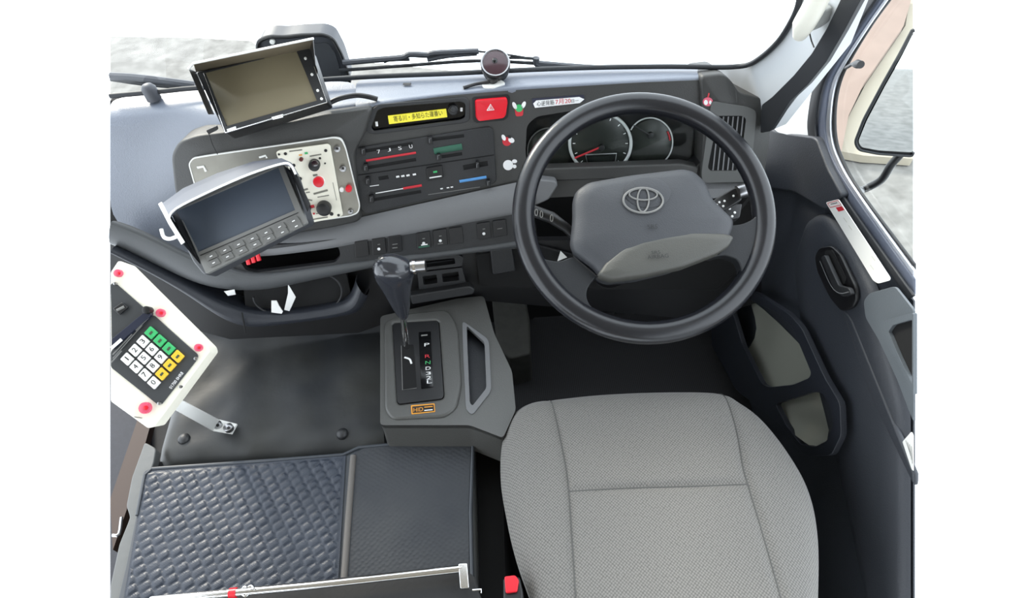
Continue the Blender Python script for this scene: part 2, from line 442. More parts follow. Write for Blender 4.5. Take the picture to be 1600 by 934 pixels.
r1 = [PZ(TOPZ-.002).p(x, y*.65+y2*.35) for (x, y), (_, y2) in zip(interp(WSB, XS), interp(crestA, XS))]
r2 = [PZ(TOPZ-.001).p(x, y) for x, y in interp(crestA, XS)]
r4 = [PF(x).p(x, y) for x, y in interp(crestB, XS)]
r3 = [(a*.5+b*.5)+V((0, -.003, .004)) for a, b in zip(r2, r4)]
r45 = [b+(b-PF(x).p(x, 190))*-.15-PF(x).n*.002 for b, x in zip(r4, XS)]
grid('top_pad', [r0, r1, r2, r3, r4, r45], PAD, dash, sub=2)
pline('pad_slot', PZ(TOPZ+.001), [(630, 131), (642, 131)], 6, BLACK, dash)
# right end of the pad with the outer vent housing
VENT = PFR.off(.012)
pillow('vent_housing', rp([(1092, 116), (1128, 112), (1142, 126), (1152, 143), (1192, 152), (1202, 164), (1200, 215), (1190, 288), (1175, 296), (1092, 296), (1096, 200)], 8),
       PFR, [(1, -.09), (1, .004), (.985, .010), (.95, .012)], FASC, dash)
slab('vent_frame', rp([(1112, 158), (1126, 160), (1166, 166), (1180, 172), (1182, 180), (1172, 284), (1098, 286), (1096, 270)], 5), PFR, .008, mat('vent_plastic', (80, 81, 80), .45), dash, off=.016, bev=.003,
     holes=[rp([(1122, 181), (1160, 181), (1166, 186), (1156, 262), (1150, 267), (1110, 267), (1106, 262)], 3)])
slab('vent_duct', [(1118, 176), (1168, 176), (1158, 270), (1102, 270)], PFR, .002, VOID, dash, off=.0125)
for k in range(6):
    x = 1120+k*7.6
    pline('vent_slat', PFR, [(x+3, 182), (x-6, 266)], 2.2, BAND, dash, off=.015)

# centre fascia left of the crease: climate area and display area
disp_hole = rp([(590, 172), (600, 168), (722, 158), (728, 162), (729, 184), (722, 188), (580, 206), (576, 200)], 4)
outerL = [(556, 178), (590, 164), (700, 149.5), (800, 141), (800, 300), (552, 352), (545, 300)]
slab('centre_fascia', outerL, PFL, .03, FASC, dash, off=.0, holes=[disp_hole], wn=False)
slab('display_frame', rp([(572, 178), (592, 163), (726, 152), (734, 158), (734, 188), (726, 192), (586, 210), (572, 207)], 6), PFL, .004, DARK, dash, off=.003, bev=.0015,
     holes=[rp([(590, 172), (600, 168), (720, 159), (727, 162), (727, 183), (720, 187), (584, 205), (580, 200)], 4)])
slab('display_panel', [(575, 165), (732, 150), (732, 192), (572, 212)], PFL, .004, GLOSSB, dash, off=-.006)
dp = slab('message_display', [(606, 181), (697, 170), (699, 183), (608, 194)], PFL, .002, LCD, dash, off=-.003)
text('message', '寄る川・多知らた運番い', PFL, (616, 190.5), (692, 180.5), KPRINT, dp, off=-.0022, hpx=9)
kb = disc('volume_knob', PFL, 708, 170.5, 8, .008, BLACK, dash, off=-.004); disc('knob_cap', PFL, 708, 170.5, 4.5, .0045, DARK, kb, off=.005)
pline('indicator_mark', PFL, [(588, 190), (589, 197)], 4, WPRINT, dash, off=-.004)
pline('indicator_mark', PFL, [(721, 168), (721, 174)], 4, WPRINT, dash, off=-.004)
# hazard switch
hz = pillow('hazard_switch', rp([(742, 155), (791, 151), (793, 158), (790, 179), (786, 183), (747, 188), (743, 182)], 4), PFL, [(1, -.004), (1, .005), (.95, .008), (.85, .0075)], REDP, dash)
pline('triangle_mark', PFL, [(761, 172.5), (766.5, 163), (772, 171.6), (761, 172.5)], 1.3, WPRINT, hz, off=.0085)
pline('triangle_mark', PFL, [(764, 170.5), (766.6, 166), (769.2, 170), (764, 170.5)], .9, WPRINT, hz, off=.0085)
slab('hazard_surround', rp([(738, 152), (794, 147), (797, 152), (794, 183), (788, 188), (744, 192), (739, 188)], 4), PFL, .004, BLACK, dash, off=.001)
# small colourful round stickers: plain shapes
def sticker(label, group, shapes, pl, name='sticker'):
    t = None
    for nm, pts, m, o in shapes:
        if t is None:
            t = tag(slab(name, pts, pl, .0006, m, off=o), label, 'sticker', group)
        else: slab(nm, pts, pl, .0004, m, t, off=o)
    return t
def ell(x, y, rx, ry, a=0, n=16):
    c, s = math.cos(rad(a)), math.sin(rad(a))
    return [(x+rx*math.cos(q)*c-ry*math.sin(q)*s, y+rx*math.cos(q)*s+ry*math.sin(q)*c) for q in [2*math.pi*k/n for k in range(n)]]
sticker('small sticker with green top, red bottom and white wings, right of hazard button', None,
        [('b', rp([(804, 170), (818, 169), (817, 181), (806, 182)], 3), REDL, .001), ('green_blob', ell(811, 169, 6, 6), GREENK, .0016),
         ('wing', ell(804, 165, 3, 6, -25), WPRINT, .0016), ('wing', ell(818, 164, 3, 6, 25), WPRINT, .0016)], PFR)
sticker('pink and white sticker beside the climate panel, above the all white one', None,
        [('b', ell(792, 221, 7, 7), REDL, .001), ('white_blob', ell(787, 215, 3, 5, -25), WPRINT, .0016), ('white_blob', ell(799, 219, 5, 4, 30), WPRINT, .0016), ('black_blob', ell(796, 214, 3, 2, 30), KPRINT, .002)], PFL)
sticker('white blob shaped sticker at the lower right corner of the climate panel', None,
        [('b', ell(794, 258, 8, 8), WPRINT, .001), ('white_blob', ell(804, 252, 4, 3), WPRINT, .0016), ('white_blob', ell(804, 260, 3, 3), WPRINT, .0016)], PFL)
sticker('pink round sticker above the steering wheel near the right air vent', None,
        [('b', ell(1106, 159, 8, 7), PINK, .014), ('white_blob', ell(1103, 160, 3, 4), WPRINT, .0146), ('white_blob', ell(1110, 160, 2, 3), WPRINT, .0146), ('stem', [(1105, 152), (1107, 145), (1109, 146), (1107, 153)], REDL, .0146)], PFR)
bn = tag(slab('banner_sticker', [(831, 154), (912, 148), (914, 158), (832, 166)], PFR, .0006, mat('navy_print', (40, 42, 60), .5), off=.001), 'long navy banner sticker with white arrow strip and dated writing above the gauges', 'sticker')
slab('white_strip', [(833, 162), (838, 157), (905, 151.5), (913, 155), (906, 161), (836, 168.5)], PFR, .0004, WPRINT, bn, off=.0016)
text('writing', '心逆背筋', PFR, (839, 166), (866, 163.5), KPRINT, bn, off=.0022, hpx=7.5)
text('date_writing', '7月20', PFR, (868, 163.5), (892, 161.2), REDL, bn, off=.0022, hpx=8)
text('writing', '日ー', PFR, (893, 160.5), (904, 159.5), KPRINT, bn, off=.0022, hpx=5)

# climate panel
cl = slab('climate_panel', rp([(552, 232), (764, 198), (771, 203), (776, 282), (770, 288), (572, 334), (564, 328), (551, 240)], 4), PFL, .008, DARK, dash, off=.004, bev=.0015)
pline('panel_seam', PFL, [(557, 274), (772, 242)], 1.6, VOID, cl, off=.0045)
def slot(x0, y0, x1, y1, t=5): pline('slot', PFL, [(x0, y0), (x1, y1)], t, VOID, cl, off=.0045)
def knob(x, y, wx=7, hy=13): slab('slider_knob', rp([(x-wx/2, y-hy/2+1), (x+wx/2, y-hy/2), (x+wx/2+1, y+hy/2-1), (x-wx/2+1, y+hy/2)], 1.5), PFL, .010, BLACK, cl, off=.013, bev=.0012); pline('knob_line', PFL, [(x-1, y+3), (x-1, y-3), (x+2, y-3.5)], 1, BAND, cl, off=.0135)
for a in [(570, 236, 645, 224), (574, 262, 650, 249), (675, 218, 725, 212), (690, 245, 722, 240), (592, 279, 607, 276.5, 6), (584, 312, 658, 299), (724, 262, 762, 255, 8)]: slot(*a)
for a in [(567, 237), (571, 263), (672, 220), (685, 246, 6, 11), (574, 284), (580, 312), (746, 259, 5, 13), (763, 287, 6, 11)]: knob(*a)
pline('red_scale', PFL, [(572, 251), (650, 238.5)], 3.5, REDL, cl, off=.005)
pline('green_scale', PFL, [(678, 236.5), (722, 229)], 10, GREENP, cl, off=.005)
pline('cool_scale', PFL, [(587, 302), (630, 294.5)], 1.6, WPRINT, cl, off=.005)
pline('warm_scale', PFL, [(630, 294.5), (659, 289.5)], 4, REDL, cl, off=.005)
pline('blue_scale', PFL, [(718, 283.5), (760, 276.5)], 4.5, BLUEL, cl, off=.005)
pline('white_scale', PFL, [(669, 304), (750, 292)], 1.2, GREYB, cl, off=.005)
for s, x, y in [('7', 590, 240), ('J', 606, 237), ('S', 623, 234.5), ('U', 640, 232)]: text('scale_mark', s, PFL, (x, y), (x+5, y-.8), WPRINT, cl, off=.0052, hpx=6)
for x, y in [(619, 276.5), (627, 275.5), (635, 274.5), (645, 273)]: pline('scale_mark', PFL, [(x, y), (x+5, y-1)], 3, WPRINT, cl, off=.005)
for x, y in [(688, 295), (698, 293.5), (704, 292.5)]: pline('scale_mark', PFL, [(x, y), (x+4, y-.6)], 2, WPRINT, cl, off=.005)
ac = slab('air_button', rp([(666, 263), (691, 259), (693, 279), (668, 283)], 2), PFL, .006, BLACK, cl, off=.009, bev=.001)
pline('green_lamp', PFL, [(677, 269), (683, 268)], 3, GREENK, ac, off=.0095); pline('button_writing', PFL, [(671, 278), (690, 275)], 2, WPRINT, ac, off=.0095)
pline('button_writing', PFL, [(578, 291), (592, 289)], 1.2, WPRINT, cl, off=.0050)

# instrument cluster recess and gauges
REC = PFR.off(-.045)
slab('cluster_surround', [(800, 141), (900, 135), (1000, 129), (1098, 125), (1098, 296), (800, 312)], PFR, .03, FASC, dash, wn=False,
     holes=[rp([(823, 196), (838, 182), (900, 172), (1070, 166), (1088, 172), (1099, 186), (1096, 252), (1084, 264), (1064, 268), (838, 274), (826, 268), (821, 240)], 8)])
ic = slab('instrument_cluster', [(806, 150), (1106, 140), (1106, 290), (806, 296)], REC, .004, VOID, dash)
hood = [(823, 196), (838, 182), (900, 172), (1070, 166), (1088, 172), (1099, 186), (1096, 252), (1084, 264), (1064, 268), (838, 274), (826, 268), (821, 240)]
hr = rp(hood, 8)
grid('cluster_hood', [[PFR.p(*q) for q in hr+hr[:1]], [PFR.p(*q)-PFR.n*.046 for q in hr+hr[:1]]], DARK, dash, angle=70)
slab('cluster_ledge', rp([(836, 264), (1066, 256), (1094, 262), (1090, 276), (838, 284), (826, 276)], 4), PFR, .03, FASC, dash, off=.004, bev=.004)
disc('gauge_face', REC, 938, 224, 48, .003, GAUGE, ic); disc('gauge_face', REC, 1016, 222, 36, .002, GAUGE, ic); disc('gauge_face', REC, 858, 236, 34, .002, GAUGE, ic)
RINGM = mat('ring_satin', (214, 216, 216), .4, metal=.2)
ring('gauge_ring', REC, 938, 224, 48, 47, 5, RINGM, ic, off=.006, a0=-52, a1=232)
ring('gauge_ring', REC, 1016, 222, 35, 38, 2.2, RINGM, ic, off=.004, a0=-60, a1=150)
ring('gauge_ring', REC, 858, 236, 34, 36, 2, GREYB, ic, off=.004, a0=90, a1=200)
pline('gauge_trim', REC, [(966, 261), (1035, 256)], 1.5, STEEL, ic, off=.004)
pline('gauge_foot', REC, [(902, 262), (909, 268)], 4, STEEL, ic, off=.006); pline('gauge_foot', REC, [(978, 256), (970, 264)], 4, STEEL, ic, off=.006)
pline('needle', REC, [(898, 247), (936, 231)], 3, REDL, ic, off=.009); disc('needle_hub', REC, 939, 229, 5, .010, BLACK, ic)
pline('needle', REC, [(850, 241), (860, 234)], 3, REDL, ic, off=.009)
pline('needle', REC, [(990, 196), (1014, 210)], 2, BLACK, ic, off=.009); disc('needle_hub', REC, 1016, 210, 5, .008, BLACK, ic)
ring('red_zone', REC, 1016, 222, 31, 33, 2.5, REDL, ic, off=.004, a0=5, a1=30)
geo = []
for k in range(13):
    q = rad(225-k*22.5); geo.append(line_geo(REC, [(938+43*math.cos(q), 224-42*math.sin(q)), (938+39*math.cos(q), 224-38*math.sin(q))], 1.2, .005))
multi('gauge_ticks', geo, WPRINT, ic, wn=False)
lc = slab('trip_display', [(920, 245), (959, 243), (958, 262), (922, 263)], REC, .002, LCDD, ic, off=.007)
pline('display_frame', REC, [(920, 264), (915, 242), (963, 240), (960, 263)], 2.2, STEEL, lc, off=.008)
LENSG = GLASS.copy(); LENSG.name = 'cluster_lens_glass'
[n for n in LENSG.node_tree.nodes if n.type == 'MIX_SHADER'][0].inputs[0].default_value = .012
slab('cluster_lens', rp([(830, 200), (842, 186), (900, 178), (1070, 172), (1094, 190), (1090, 262), (840, 270)], 4), REC, .0008, LENSG, ic, off=.02, wn=False)

# pod behind the silver plate, left surface of the dash
podr = rp([(268, 246), (276, 196), (300, 180), (352, 208), (420, 196), (505, 172), (556, 160), (590, 163), (572, 208), (556, 232), (566, 345), (330, 372), (290, 330), (272, 290)], 8)
rA = [PZ(TOPZ-.008).p(x, y) for x, y in [(172, 153), (230, 148), (300, 141), (400, 135), (480, 129.5), (556, 124.5)]]
rB = [PZ(TOPZ-.010).p(x, y) for x, y in [(172, 172), (226, 166), (296, 160), (400, 156), (480, 146), (556, 142)]]
rC = [p for p in [PZ(.845).p(172, 195), PZ(.848).p(226, 186), PZ(.852).p(290, 176), PZ(TOPZ-.006).p(390, 176), PZ(TOPZ-.003).p(486, 160), PZ(TOPZ-.002).p(562, 155)]]
rD = [PY(.985).p(172, 240), PY(.985).p(222, 236), PY(.975).p(272, 226), PFL.p(390, 200, .008), PFL.p(496, 177, .008), PFL.p(582, 164, .003)]
rE = [PY(.965).p(172, 295), PY(.965).p(228, 298), PY(.945).p(284, 292), PFL.p(390, 246, -.03), PFL.p(490, 225, -.03), PFL.p(568, 208, -.03)]
rF = [PY(.94).p(172, 350), PY(.935).p(240, 376), PY(.925).p(322, 420), PFL.p(400, 352, -.03), PFL.p(490, 346, -.03), PFL.p(572, 336, -.03)]
grid('passenger_side_pad', [rA, rB, rC, rD, rE, rF], PAD, dash, sub=2)
pillow('centre_pod', rp([(270, 240), (282, 218), (310, 208), (420, 194), (512, 174), (584, 164), (572, 206), (556, 234), (566, 342), (520, 352), (330, 380), (300, 344), (276, 300)], 10),
       PFL, [(1.0, -.05), (1.0, .006), (.985, .012), (.96, .014)], FASC, dash)
# grey band: ledge under the fascia that sweeps down to the left
BD = [(380, 378, 398), (430, 370, 395), (470, 362, 390), (520, 350, 384), (560, 340, 375), (640, 322, 362), (720, 304, 346), (800, 286, 331), (836, 279, 325)]
g0 = [PF(x).p(x, y, .004) for x, y, z in BD]; g2 = [PF(x).p(x, z, .034) for x, y, z in BD]
g1 = [a*.45+b*.55+V((0, -.006, .006)) for a, b in zip(g0, g2)]
g3 = [PF(x).p(x, z+4, .030) for x, y, z in BD]
grid('grey_ledge', [g0, g1, g2, g3], BAND, dash, sub=2)
slab('ledge_end', rp([(830, 279), (868, 283), (872, 290), (858, 312), (836, 322), (826, 322)], 4), PFR, .03, BAND, dash, off=.026, bev=.004)
slab('right_ledge', rp([(1078, 284), (1200, 278), (1196, 306), (1090, 312)], 4), PFR, .03, BAND, dash, off=.012, bev=.005)
SW = PFL.off(.03)
# switch panel with an open shelf on its left
slab('switch_panel', [(346, 400), (360, 388), (470, 380), (560, 369), (832, 322), (840, 374), (832, 386), (560, 412), (400, 438), (360, 430)], SW, .012, DARK, dash, wn=False,
     holes=[rp([(372, 404), (380, 396), (524, 384), (530, 388), (532, 400), (524, 410), (400, 426), (384, 422)], 4)])
grid('shelf_recess', [[SW.p(366, 392, -.012), SW.p(534, 380, -.012)], [SW.p(366, 392, -.10), SW.p(534, 380, -.10)], [SW.p(366, 440, -.10), SW.p(534, 420, -.10)], [SW.p(366, 434, -.012), SW.p(534, 412, -.012)]], VOID, dash, angle=20)
SWP = [(565, 389), (592, 385), (617, 381.5), (662, 376), (688, 372), (713, 368.5), (756, 361), (781, 357)]
def switch(x, y, first=None):
    o = slab('switch', rp([(x-11.5, y-11), (x+9.5, y-14), (x+12, y+11), (x-9.5, y+14)], 2), SW, .006, BLACK, dash, off=.004, bev=.0012)
    return o
for i, (x, y) in enumerate(SWP):
    o = switch(x, y)
    if i in (1, 3, 4, 6): disc('symbol_mark', SW, x, y+4, 2.4, .0006, WPRINT, o, off=.0042, seg=12); pline('symbol_mark', SW, [(x-2, y-3), (x+2, y-3.6)], 1.6, GREYB, o, off=.0045)
    if i in (2, 7): pline('symbol_mark', SW, [(x-4, y+.6), (x+4, y-.6)], 1.4, GREYB, o, off=.0045)
    if i == 2: pline('symbol_mark', SW, [(x-4, y+6), (x+4, y+5)], 1.8, GREYB, o, off=.0045)
    if i == 3: pline('lit_edge', SW, [(x-8, y+10.5), (x+9, y+8)], 3, GREENP, o, off=.0045); pline('symbol_mark', SW, [(x-4, y+7), (x+6, y+5.6)], 2, WPRINT, o, off=.0045)
    if i == 4: pline('symbol_mark', SW, [(x-4, y+9), (x+4, y+8)], 1.6, GREYB, o, off=.0045)
# lip below the switches, thick on the left where it sweeps up round the corner of the dash
def lip(name, pts, m, o_top, parent=dash):
    rows = []
    A = [q[0] for q in pts]; B = [q[1] for q in pts]
    top_ = [SW.p(x, y, o) for (x, y), o in zip(A, o_top)]; bot = [SW.p(x, y, o-.012) for (x, y), o in zip(B, o_top)]
    mid = [a*.5+b*.5+SW.n*.008 for a, b in zip(top_, bot)]; back = [b-SW.n*.05 for b in bot]
    return grid(name, [[t-SW.n*.012 for t in top_], top_, mid, bot, back], m, parent, sub=2)
LIP = [((172, 347), (172, 388)), ((205, 358), (205, 402)), ((246, 377), (246, 422)), ((290, 400), (292, 444)), ((322, 412), (330, 456)), ((352, 420), (374, 460)), ((386, 431), (420, 458)), ((430, 430), (470, 446)), ((540, 413), (555, 426)), ((640, 399), (645, 408)), ((740, 388), (742, 396)), ((836, 373), (838, 384))]
lip('lower_trim', LIP, mat('lip_plastic', (74, 76, 78), .45, bump=.15, bscale=400), [-.0, .0, .004, .010, .012, .012, .010, .008, .006, .004, .004, .004])
LIP2 = [((172, 388), (172, 402)), ((230, 416), (232, 432)), ((290, 446), (296, 470)), ((332, 470), (340, 506)), ((366, 484), (380, 522)), ((400, 492), (420, 519)), ((460, 490), (480, 510)), ((520, 480), (540, 502)), ((545, 470), (566, 496)), ((552, 440), (575, 470))]
slab('under_dash_panel', [(172, 372), (350, 430), (560, 415), (836, 376), (1190, 372), (1190, 470), (1100, 500), (760, 470), (700, 470), (560, 520), (360, 530), (172, 480)], PFL.off(-.03), .02, BLACK, dash)
# cup tray under the left of the dash
tr = []
TR = PFL.off(.045)
tA = [TR.p(*a) for a, b in LIP2]; tB = [TR.p(*b)-TR.n*.01 for a, b in LIP2]; tM = [(a+b)*.5+TR.n*.008 for a, b in zip(tA, tB)]
grid('cup_tray', [[a-TR.n*.07-V((0, 0, .02)) for a in tA], [a-TR.n*.012 for a in tA], tM, tB, [b-TR.n*.06 for b in tB]], NAVY, dash, sub=2)
slab('tray_liner', rp([(380, 440), (540, 424), (552, 476), (400, 500), (384, 490)], 6), TR, .01, VOID, dash, off=-.032)
ring('cup_hole', TR, 500, 456, 34, 28, 3, DARK, dash, off=-.022, a0=-80, a1=80); ring('cup_hole', TR, 436, 464, 40, 26, 3, DARK, dash, off=-.022, a0=180, a1=300)
pline('tray_seam', TR, [(378, 488), (384, 520)], 2.5, VOID, dash, off=.002)
# under-dash small vents, right of the gear lever
UD = PFL.off(.0)
slab('lower_vent', rp([(648, 404), (716, 398), (724, 402), (722, 416), (650, 424)], 3), UD, .02, DARK, dash, off=-.004, bev=.003, holes=[rp([(656, 409), (710, 403), (712, 412), (656, 419)], 2)])
slab('lower_vent', rp([(652, 426), (722, 418), (730, 450), (656, 462)], 3), UD, .02, DARK, dash, off=-.008, bev=.003, holes=[rp([(660, 432), (682, 429), (684, 442), (662, 445)], 2), rp([(690, 428), (716, 424), (718, 438), (692, 441)], 2)])
slab('lower_bar', rp([(640, 462), (734, 447), (742, 452), (740, 460), (644, 476)], 3), UD, .02, DARK, dash, off=.01, bev=.004)
slab('lower_box', rp([(766, 392), (800, 386), (806, 424), (770, 430)], 3), UD, .02, DARK, dash, off=-.006, bev=.003)
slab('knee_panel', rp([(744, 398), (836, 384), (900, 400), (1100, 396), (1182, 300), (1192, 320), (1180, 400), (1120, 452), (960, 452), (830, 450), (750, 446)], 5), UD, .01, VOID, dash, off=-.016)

# two papers tucked into the cup tray, red pegs in the shelf
tag(slab('paper_slip', [(424, 470), (432, 470), (436, 478), (442, 487), (440, 490), (424, 488)], TR, .002, PAPER, off=-.008), 'small torn white paper at the bottom of the cup tray', 'paper')
tag(grid('paper_strip', [[TR.p(450, 445, .004), TR.p(452, 447, .004)], [TR.p(450, 458, .002), TR.p(462, 464, .002)], [TR.p(444, 484, -.01), TR.p(452, 486, -.01)]], PAPER, thick=.0012), 'crumpled white paper strip standing upright in the cup tray', 'paper')
tag(grid('paper_strip', [[TR.p(350, 455, .0), TR.p(366, 452, .0)], [TR.p(356, 462, -.002), TR.p(368, 460, -.002)]], PAPER, thick=.0012), 'tiny white paper corner left of the cup tray under the dash', 'paper')
for k, (x, y) in enumerate([(388, 408), (396, 405), (404, 402)]):
    tag(tube('red_peg', [SW.p(x-2, y-6, .012), SW.p(x+1, y+5, .016)], .0042, REDP, seg=10), ('leftmost', 'middle', 'rightmost')[k]+' of the three small red pegs under the lower monitor', 'peg', 'red pegs under the lower monitor')

# ================================================================ SILVER CONTROL PLATE ON THE POD
PS = PFL.off(.022)
sp = thing('control_plate', PS.p(520, 335), 'brushed silver metal plate with white panel of knobs bolted to the dashboard', 'control panel')
slab('plate', rp([(294, 256), (300, 247), (322, 243), (522, 214), (534, 216), (541, 232), (563, 322), (560, 333), (548, 338), (480, 348), (330, 366), (312, 320)], 8), PS, .004, SILV, sp, bev=.001)
slab('rim', rp([(294, 256), (300, 247), (322, 243), (522, 214), (534, 216), (541, 232), (563, 322), (560, 333), (548, 338), (480, 348), (330, 366), (312, 320)], 8), PS, .004, WHITE, sp, off=.0008, holes=[rp([(296, 256.5), (302, 248.2), (323, 244.6), (521, 215.8), (532.5, 218), (539.3, 232), (561.3, 321.5), (558.4, 331.6), (547.5, 336.2), (480, 346.2), (331, 364), (314, 320)], 8)])
slab('white_panel', rp([(431, 238), (436, 235), (512, 225), (516, 228), (536, 336), (531, 339), (478, 350), (470, 342), (462, 290), (448, 256), (434, 247)], 3), PS, .004, CREAM, sp, off=.006, bev=.001)
def rivet(x, y, r=5):
    o = disc('bolt', PS, x, y, r, .004, STEEL, sp, off=.001); disc('socket', PS, x, y, r*.4, .0006, BLACK, o, off=.0045, seg=10)
for a in [(527, 232), (536, 263), (548, 330, 4)]: rivet(*a)
disc('red_lamp', PS, 545, 294, 5, .007, REDP, sp, off=.002); disc('white_lamp', PS, 534, 296, 3.5, .004, WHITE, sp, off=.002)
dp_ = disc('rotary_knob', PS, 492, 256, 8.5, .014, BLACK, sp, off=.006); disc('knob_cap', PS, 492, 255, 5, .002, LENS, dp_, off=.020)
rb = disc('red_button', PS, 498, 283.5, 10, .006, WHITE, sp, off=.006); disc('button_cap', PS, 498, 283.5, 8.2, .006, REDP, rb, off=.012)
disc('rotary_knob', PS, 507, 323, 11, .016, BLACK, sp, off=.006); disc('rotary_knob', PS, 476, 324, 10, .016, BLACK, sp, off=.006)
disc('toggle', PS, 471, 248, 3, .006, mat('maroon', (90, 30, 28), .4), sp, off=.006); pline('orange_mark', PS, [(467, 242.5), (472, 242)], 2, ORANGE, sp, off=.0075)
pline('green_mark', PS, [(476, 239.5), (481, 239)], 3, GREENK, sp, off=.0075)
pline('red_mark', PS, [(486, 323), (491, 322)], 5, REDL, sp, off=.0075); pline('red_mark', PS, [(489, 334), (492, 333.5)], 3, REDL, sp, off=.0075)
for x, y, r in [(436, 241, 1.7), (446, 240, 2.4), (509, 235, 2.4), (459, 258, 2.6), (469, 279, 2.8), (500, 247, 1.8), (508, 255, 1.4), (518, 334, 3), (529, 336, 2), (480, 341, 2.4)]: disc('screw', PS, x, y, r, .0015, KPRINT, sp, off=.006, seg=12)
geo = []
for x0, y0, x1, y1, t in [(452, 236.5, 472, 234, 2), (484, 244, 502, 241, 2), (489, 274, 496, 273, 3), (490, 303, 512, 297, 3), (474, 297, 481, 295, 3), (496, 308, 514, 305, 1.5), (478, 311, 488, 313, 2.2), (488, 343, 512, 339, 2), (478, 301, 484, 300, 2), (520, 285, 526, 313, .8), (494, 334, 500, 333, 1.5)]:
    geo.append(line_geo(PS, [(x0, y0), (x1, y1)], t, .0065))
for g_ in geo: link('panel_writing', g_[0], g_[1], mat('faded_print', (120, 118, 108), .6), sp, wn=False)
pline('clear_mark', PS, [(308, 262), (318, 260), (322, 268)], 4, WHITE, sp, off=.001); pline('clear_mark', PS, [(405, 246), (415, 243), (417, 247)], 3, WHITE, sp, off=.001)

# ================================================================ UPPER MONITOR WITH SUN HOOD
M1 = face_cam(408, 135, 1.0, -.05, .05)
m1 = thing('monitor', M1.p(405, 200), 'upper dash monitor with a glossy screen and folding sun hood, tilted left', 'monitor')
body1 = [(306, 112), (484, 74), (512, 160), (352, 210)]
slab('housing', rp(body1, 5), M1, .028, BLACK, m1, bev=.003)
slab('screen', rp([(319, 112), (462, 77), (496, 158), (354, 199)], 2), M1, .002, SCREEN, m1, off=.0015)
slab('bezel', rp([(307, 113), (484, 75), (511, 159.5), (352, 209)], 4), M1, .003, DARK, m1, off=.004, bev=.0008, holes=[[(320, 113), (463, 78), (495, 157), (354, 197)]])
pline('edge_trim', M1, [(318, 114), (352, 207), (511, 160), (491, 104)], 1.6, CHROME, m1, off=.005)
for x, y in [(478, 92), (488, 117), (497, 142), (503, 155)]: disc('button', M1, x, y, 2.2, .003, WHITE, m1, off=.003, seg=12)
slab('brand_plate', [(424, 183), (442, 178), (442, 183), (426, 187)], M1, .001, WPRINT, m1, off=.005)
slab('brand_plate', [(354, 202), (368, 197), (369, 201), (356, 206)], M1, .001, WPRINT, m1, off=.005)
HT = M1.off(.07)
hoodm = mat('hood_lining', (112, 102, 84), .5)
def strip(name, a, b, m, parent, th=.002): # flat board between two edges (lists of points)
    return grid(name, [a, b], m, parent, thick=th, tdir=M1.n*-1, angle=30)
strip('sun_hood_top', [M1.p(306, 112, .0), M1.p(484, 76, .0)], [HT.p(302, 99), HT.p(490, 60)], hoodm, m1)
strip('sun_hood_side', [M1.p(306, 112), M1.p(334, 178)], [HT.p(294, 106), HT.p(325, 178)], BLACK, m1)
strip('sun_hood_side', [M1.p(484, 75), M1.p(497, 112)], [HT.p(489, 62), HT.p(493, 102)], BLACK, m1)
tube('hood_edge', [HT.p(294, 108), HT.p(302, 99), HT.p(490, 60)], .0018, WHITE, m1)
tube('mount', [M1.p(420, 170, -.02), PZ(TOPZ-.004).p(430, 165)], .012, BLACK, m1)
tag(slab('cable_clip', rp([(322, 204), (338, 197), (340, 203), (326, 210)], 1.5), PFL, .006, BLACK, off=.03), 'small black clip on the dash at the lower left of the upper monitor', 'clip')
tag(tube('thin_wire', [PFL.p(326, 208, .03), PFL.p(332, 226, .028), PFL.p(340, 241, .026)], .0008, KPRINT, seg=6, smooth=5), 'thin dark wire running from the clip down to the silver plate', 'wire')
tag(tube('monitor_cable', [PZ(.875).p(510, 163), PZ(.880).p(530, 154), PZ(.880).p(556, 149), PZ(.878).p(575, 151), PZ(.872).p(590, 155)], .0045, BLACK, smooth=6), 'black cable looping over the dash top right of the upper monitor', 'cable')

# exterior under-view mirror behind the monitor, outside the glass
MB = PY(1.17)
um = thing('front_mirror', MB.p(470, 130), 'dark rounded mirror outside the windscreen behind the upper monitor', 'mirror')
uo = [(402, 76), (404, 64), (420, 57), (445, 58), (470, 55), (505, 54), (520, 60), (534, 86), (548, 130), (500, 140), (420, 120)]
slab('shell', rp(uo, 8), MB, .05, mat('mirror_shell', (62, 64, 70), .5), um, bev=.004)
ur = [(492, 68), (512, 67), (524, 84), (538, 134), (500, 138), (430, 110), (420, 76)]
slab('mirror_glass', rp(ur, 5), MB, .004, mat('dim_glass', (66, 68, 72), .2), um, off=.003)
tube('rim', [MB.p(*q, off=.002) for q in rp(uo, 8)], .004, BLACK, um, closed=True, seg=8)
disc('bolt', MB, 426, 64, 4, .006, WHITE, um)
tube('stay', [MB.p(520, 128, -.02), MB.p(524, 160, -.04)], .008, BLACK, um)

# wipers outside the glass
WP = PY(1.16)
def bar(pl, pts, r): return tube_geo(catmull([pl.p(x, y) for x, y in pts], 3), r, 8)
w1 = thing('windscreen_wiper', WP.p(640, 100), 'long jointed wiper resting on the windscreen base right of the front mirror', 'wiper')
multi('blade', [bar(WP, [(530, 110), (640, 102), (745, 95), (838, 99)], .0035)], RUBB, w1, wn=False)
multi('arm', [bar(WP, [(536, 98), (580, 94), (628, 90), (640, 85), (668, 86), (680, 83), (748, 80)], .006), bar(WP, [(600, 97), (610, 94), (640, 93)], .003), bar(WP, [(668, 93), (700, 87), (745, 83)], .005)], mat('wiper_grey', (70, 72, 78), .5), w1, wn=False)
w2 = thing('windscreen_wiper', WP.p(860, 100), 'short wiper lying against the glass right of the round camera', 'wiper')
multi('blade', [bar(WP, [(755, 96), (800, 90), (840, 92)], .003), bar(WP, [(745, 80), (790, 85), (840, 93)], .002)], RUBB, w2, wn=False)
